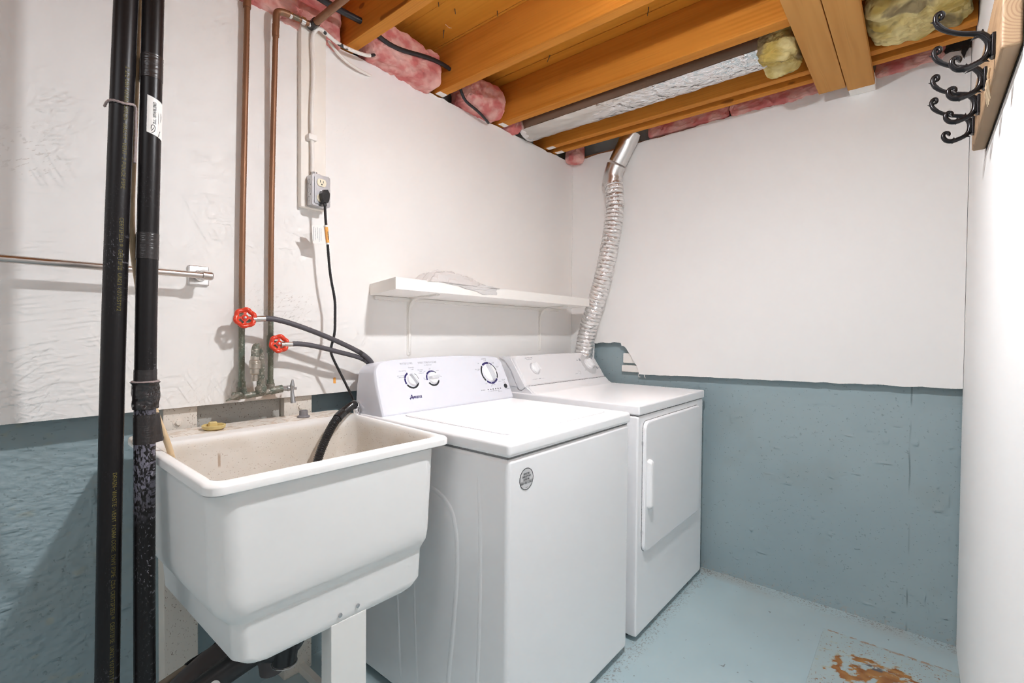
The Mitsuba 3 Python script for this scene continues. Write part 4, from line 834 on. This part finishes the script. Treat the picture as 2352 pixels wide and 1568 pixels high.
for y in (1.8035, 2.557):
    cap = extr(Polygon([(.085, 1.13), (.16, 1.135), (.258, .994), (.240, .977), (.228, .977), (.216, .985), (.168, 1.075), (.130, 1.115)]), .008)
    add('dryer__end_cap', put(cap, np.array([[1, 0, 0, 0], [0, 0, 1, y], [0, 1, 0, 0], [0, 0, 0, 1.]])), 'mat_dryer_console', 30)
add('dryer__console_seam', tube([(.2695, DY0 + .012, .9965), (.2695, DY1 - .012, .9965)], .0012, 2, 6), 'mat_seam')
faced = lambda m: put(m, Md)
def dknob(cx, cy, R, ang, key):
    M = Md @ frame((cx, cy, 0), (math.cos(ang), math.sin(ang), 0), (-math.sin(ang), math.cos(ang), 0))
    kk = add(key, put(lathe([(R, 0), (R, .005), (R * .9, .008), (R * .8, .009), (0, .01)], (0, 0, 0), (0, 0, 1), 36), M), 'mat_knob', 35)
    g = hull(np.vstack([np.c_[rrect(-R * .9, R * .9, -R * .45, R * .45, R * .4, 5), np.full(24, .006)], np.c_[rrect(-R * .8, R * .8, -R * .3, R * .3, R * .28, 5), np.full(24, .026)]]))
    add(kk + '_grip', put(g, M), 'mat_knob', 30)
dkg = faced(arc(1.934, .090, .0285, .0345, 95, 300))
add(dk + '__dial_mark', dkg, 'mat_print_light', False)
add(dk + '__dial_mark', faced(arc(1.934, .090, .0275, .0300, 120, 175)), 'mat_print_grey', False)
dknob(1.936, .091, .0265, math.radians(105), 'dryer__knob')
add(dk + '__dial_mark', faced(arc(2.448, .089, .035, .0665, 60, 330, .0005, 50)), 'mat_sticker', False)
add(dk + '__dial_mark', faced(arc(2.448, .089, .035, .0665, -30, 60, .0005, 30)), 'mat_sticker', False)
for (x, y, c) in ((2.380, .1216, 'mat_navy'), (2.496, .1468, 'mat_navy'), (2.5176, .0613, 'mat_print_black')):
    add(dk + '__dial_label', faced(extr(Polygon(rrect(x - .008, x + .008, y - .0085, y + .0085, .004, 3)), .0009)), 'mat_print_grey', False)
dknob(2.452, .091, .033, math.radians(100), 'dryer__knob_001')
tk = [extr(Polygon([(2.448 + .060 * math.cos(a) + .0008, .089 + .060 * math.sin(a)), (2.448 + .060 * math.cos(a) - .0008, .089 + .060 * math.sin(a)), (2.448 + .054 * math.cos(a) - .0008, .089 + .054 * math.sin(a)), (2.448 + .054 * math.cos(a) + .0008, .089 + .054 * math.sin(a))]), .0009) for a in np.radians(np.linspace(200, 320, 12))]
td = [text('TEMPERATURE', .0068, 1.892, .149, squeeze=.95), text('TEMPERATURE', .0046, 1.900, .1405, squeeze=.95), *[extr(Polygon([(x - w, y), (x + w, y), (x + w, y + .0016), (x - w, y + .0016)]), .0005) for x, y, w in ((2.352, .121, .010), (2.352, .117, .007), (2.545, .152, .012), (2.542, .063, .010), (2.542, .059, .007), (2.385, .053, .006), (2.275, .036, .010))]] + tk
add(dk + '__lettering', faced(cat(*td)), 'mat_print_grey', False)
add(dk + '__logo', faced(cat(extr(Polygon([(1.872, .0310), (1.925, .0310), (1.925, .0318), (1.872, .0318)]), .0005), extr(Polygon([(1.928, .0295), (1.939, .0295), (1.939, .0335), (1.928, .0335)]), .0005), extr(Polygon([(1.942, .0310), (1.975, .0310), (1.975, .0318), (1.942, .0318)]), .0005))), 'mat_print_grey', False)
add(dk + '__badge', faced(cat(arc(2.309, .043, .0095, .0112, 0, 359.9, .0005, 40))), 'mat_print_light', False)
# door
door = Polygon(np.vstack([rrect(1.847, 2.488, .357, .893, .03)]))
dm = put(extr(door, .010), frame((DX, 0, 0), (0, 1, 0), (0, 0, 1)))
dm2 = hull(np.vstack([np.c_[np.full(len(p_), x), p_] for x, p_ in ((DX + .008, rrect(1.848, 2.487, .358, .892, .03)), (DX + .0135, rrect(1.850, 2.485, .360, .890, .03)), (DX + .016, rrect(1.855, 2.480, .365, .885, .028)))]))
dr_ = add('dryer__door', cat(dm, dm2), 'mat_dryer', 30)
hh = hull(np.vstack([np.c_[np.full(24, DX + .015), rrect(1.8585, 1.8935, .535, .738, .014, 5)], np.c_[np.full(24, DX + .030), rrect(1.8600, 1.8900, .538, .734, .013, 5)], np.c_[np.full(24, DX + .036), rrect(1.8660, 1.8840, .546, .722, .008, 5)]]))
add(dr_ + '__handle', hh, 'mat_appliance', 35)
for z in (.80, .435): add(dr_ + '__hinge', rbox(DX, DX + .004, 2.489, 2.499, z - .024, z + .024, .001), 'mat_steel')
for z in (.805, .44): add(dr_ + '__latch', rbox(DX + .0, DX + .004, 1.840, 1.846, z - .008, z + .008, .001), 'mat_steel')
add('dryer__door_gap', put(extr(door.buffer(.0022).difference(door.buffer(-.004)), .0012), frame((DX + .0002, 0, 0), (0, 1, 0), (0, 0, 1))), 'mat_seam', False)
lab('dryer', 'white front-loading clothes dryer with two dials in the corner', 'clothes dryer'); lab(dr_, 'flat white door with a rounded corner')

# ------------------------------------------------------------------ rusty floor plate
k = add('floor_plate', rbox(1.402, 1.8268, 1.62, 2.428, -.01, .004, .002), 'mat_plate'); lab(k, 'rusty blue-grey metal plate set in the floor near the right wall', 'floor plate')

# ------------------------------------------------------------------ coat hooks
bp = [(1.797, 1.272), (1.828, 1.272), (1.828, 1.925), (1.803, 1.925), (1.7975, 1.905)]
m = hull(np.vstack([np.c_[bp, np.full(5, z)] for z in (1.786, 1.945)] + [np.c_[np.array(bp) * [1, 1] + [0, 0], np.full(5, 1.9)]]))
m = rbox(1.7975, 1.8278, 1.272, 1.925, 1.782, 1.945, .006, 2)
add('coat_rack__board', m, 'mat_hook_wood', 30)
add('coat_rack__painted_shade', box(1.8275, 1.8285, 1.268, 1.93, 1.777, 1.95), 'mat_dark', False)  # thin dark sheet painting the shade round the board edge
sp = []
rr = np.random.default_rng(3)
for i in range(9):
    y, z = 1.44 + rr.uniform(0, .05), 1.80 + rr.uniform(-.01, .02)
    sp.append(sweep(np.array([(1.796, y, z), (1.7945, y + .01, z - .012), (1.796 + rr.uniform(0, .006), y + .02 + rr.uniform(0, .02), z - .03 - rr.uniform(0, .012))]), [.002, .0026, .0005], 5, squash=.4))
addm('coat_rack__splinter', sp, 'mat_splinter', 40)
lab('coat_rack', 'wooden board with four black hooks on the right wall', 'coat rack')
def hook(i, y):
    d = y - 1.36
    up = [(1.792, 1.838), (1.785, 1.848), (1.778, 1.857), (1.768, 1.863), (1.750, 1.870), (1.729, 1.882), (1.715, 1.895), (1.708, 1.907), (1.7065, 1.917), (1.709, 1.9245), (1.7145, 1.9265), (1.7175, 1.922), (1.7165, 1.9165), (1.713, 1.916)]
    lo = [(1.772, 1.861), (1.782, 1.852), (1.7875, 1.840), (1.7885, 1.827), (1.786, 1.815), (1.779, 1.806), (1.768, 1.801), (1.757, 1.798), (1.7445, 1.7995), (1.7365, 1.807), (1.7335, 1.816), (1.736, 1.8235), (1.7415, 1.8245), (1.745, 1.8205), (1.7435, 1.816)]
    V3 = lambda q: [(x, y, z) for x, z in q]
    ru = np.interp(np.linspace(0, 1, 120), [0, .12, .3, .5, .6, .68, .85, 1], [.0070, .0066, .0048, .0048, .0056, .0050, .0046, .0048])
    rl = np.interp(np.linspace(0, 1, 120), [0, .15, .3, .45, .6, .75, .9, 1], [.0052, .0062, .0060, .0056, .0060, .0054, .0044, .0048])
    ms = [sweep(spline(V3(up), 120), ru, 14), sweep(spline(V3(lo), 120), rl, 14)]
    def spike(a, b, r0): return sweep(np.array([(a[0], y, a[1]), ((a[0] + b[0]) / 2, y, (a[1] + b[1]) / 2 + .0004), (b[0], y, b[1])]), [r0, r0 * .7, .0003], 8)
    ms += [spike((1.778, 1.856), (1.779, 1.869), .0045), spike((1.774, 1.858), (1.761, 1.851), .004), spike((1.7095, 1.908), (1.698, 1.9125), .0034), spike((1.7785, 1.8065), (1.790, 1.800), .0036), spike((1.760, 1.799), (1.752, 1.790), .004), spike((1.756, 1.800), (1.756, 1.808), .0034)]
    for (x, z, r) in ((1.7112, 1.9005, .0056), (1.7095, 1.9045, .0052), (1.7085, 1.912, .0048), (1.7575, 1.799, .0058), (1.7632, 1.8005, .0052), (1.770, 1.8025, .0050)): 
        q = trimesh.creation.icosphere(2, r); q.apply_translation((x, y, z)); ms.append(q)
    hkk = add('coat_rack__hook', cat(*ms), 'mat_cast_iron', 50)
    add(hkk + '__base_plate', cat(rbox(1.7915, 1.798, y - .012, y + .012, 1.806, 1.852, .002, 2), rbox(1.784, 1.793, y - .0055, y + .0055, 1.812, 1.848, .003, 2)), 'mat_cast_iron', 30)
    add(hkk + '__screw', cat(*[lathe([(.003, 0), (.003, .0015), (.001, .0022), (0, .0022)], (1.7915, y + s_ * .007, z), (-1, 0, 0), 10) for s_, z in ((1, 1.811), (-1, 1.847))]), 'mat_cast_iron', 30)
for i, y in enumerate((1.36, 1.52, 1.68, 1.84)): hook(i, y)
for k in [k for k in scene if k.startswith('coat_rack__hook') and '__' not in k[len('coat_rack__'):]]: lab(k, 'black ornate double hook with scrolled ends')
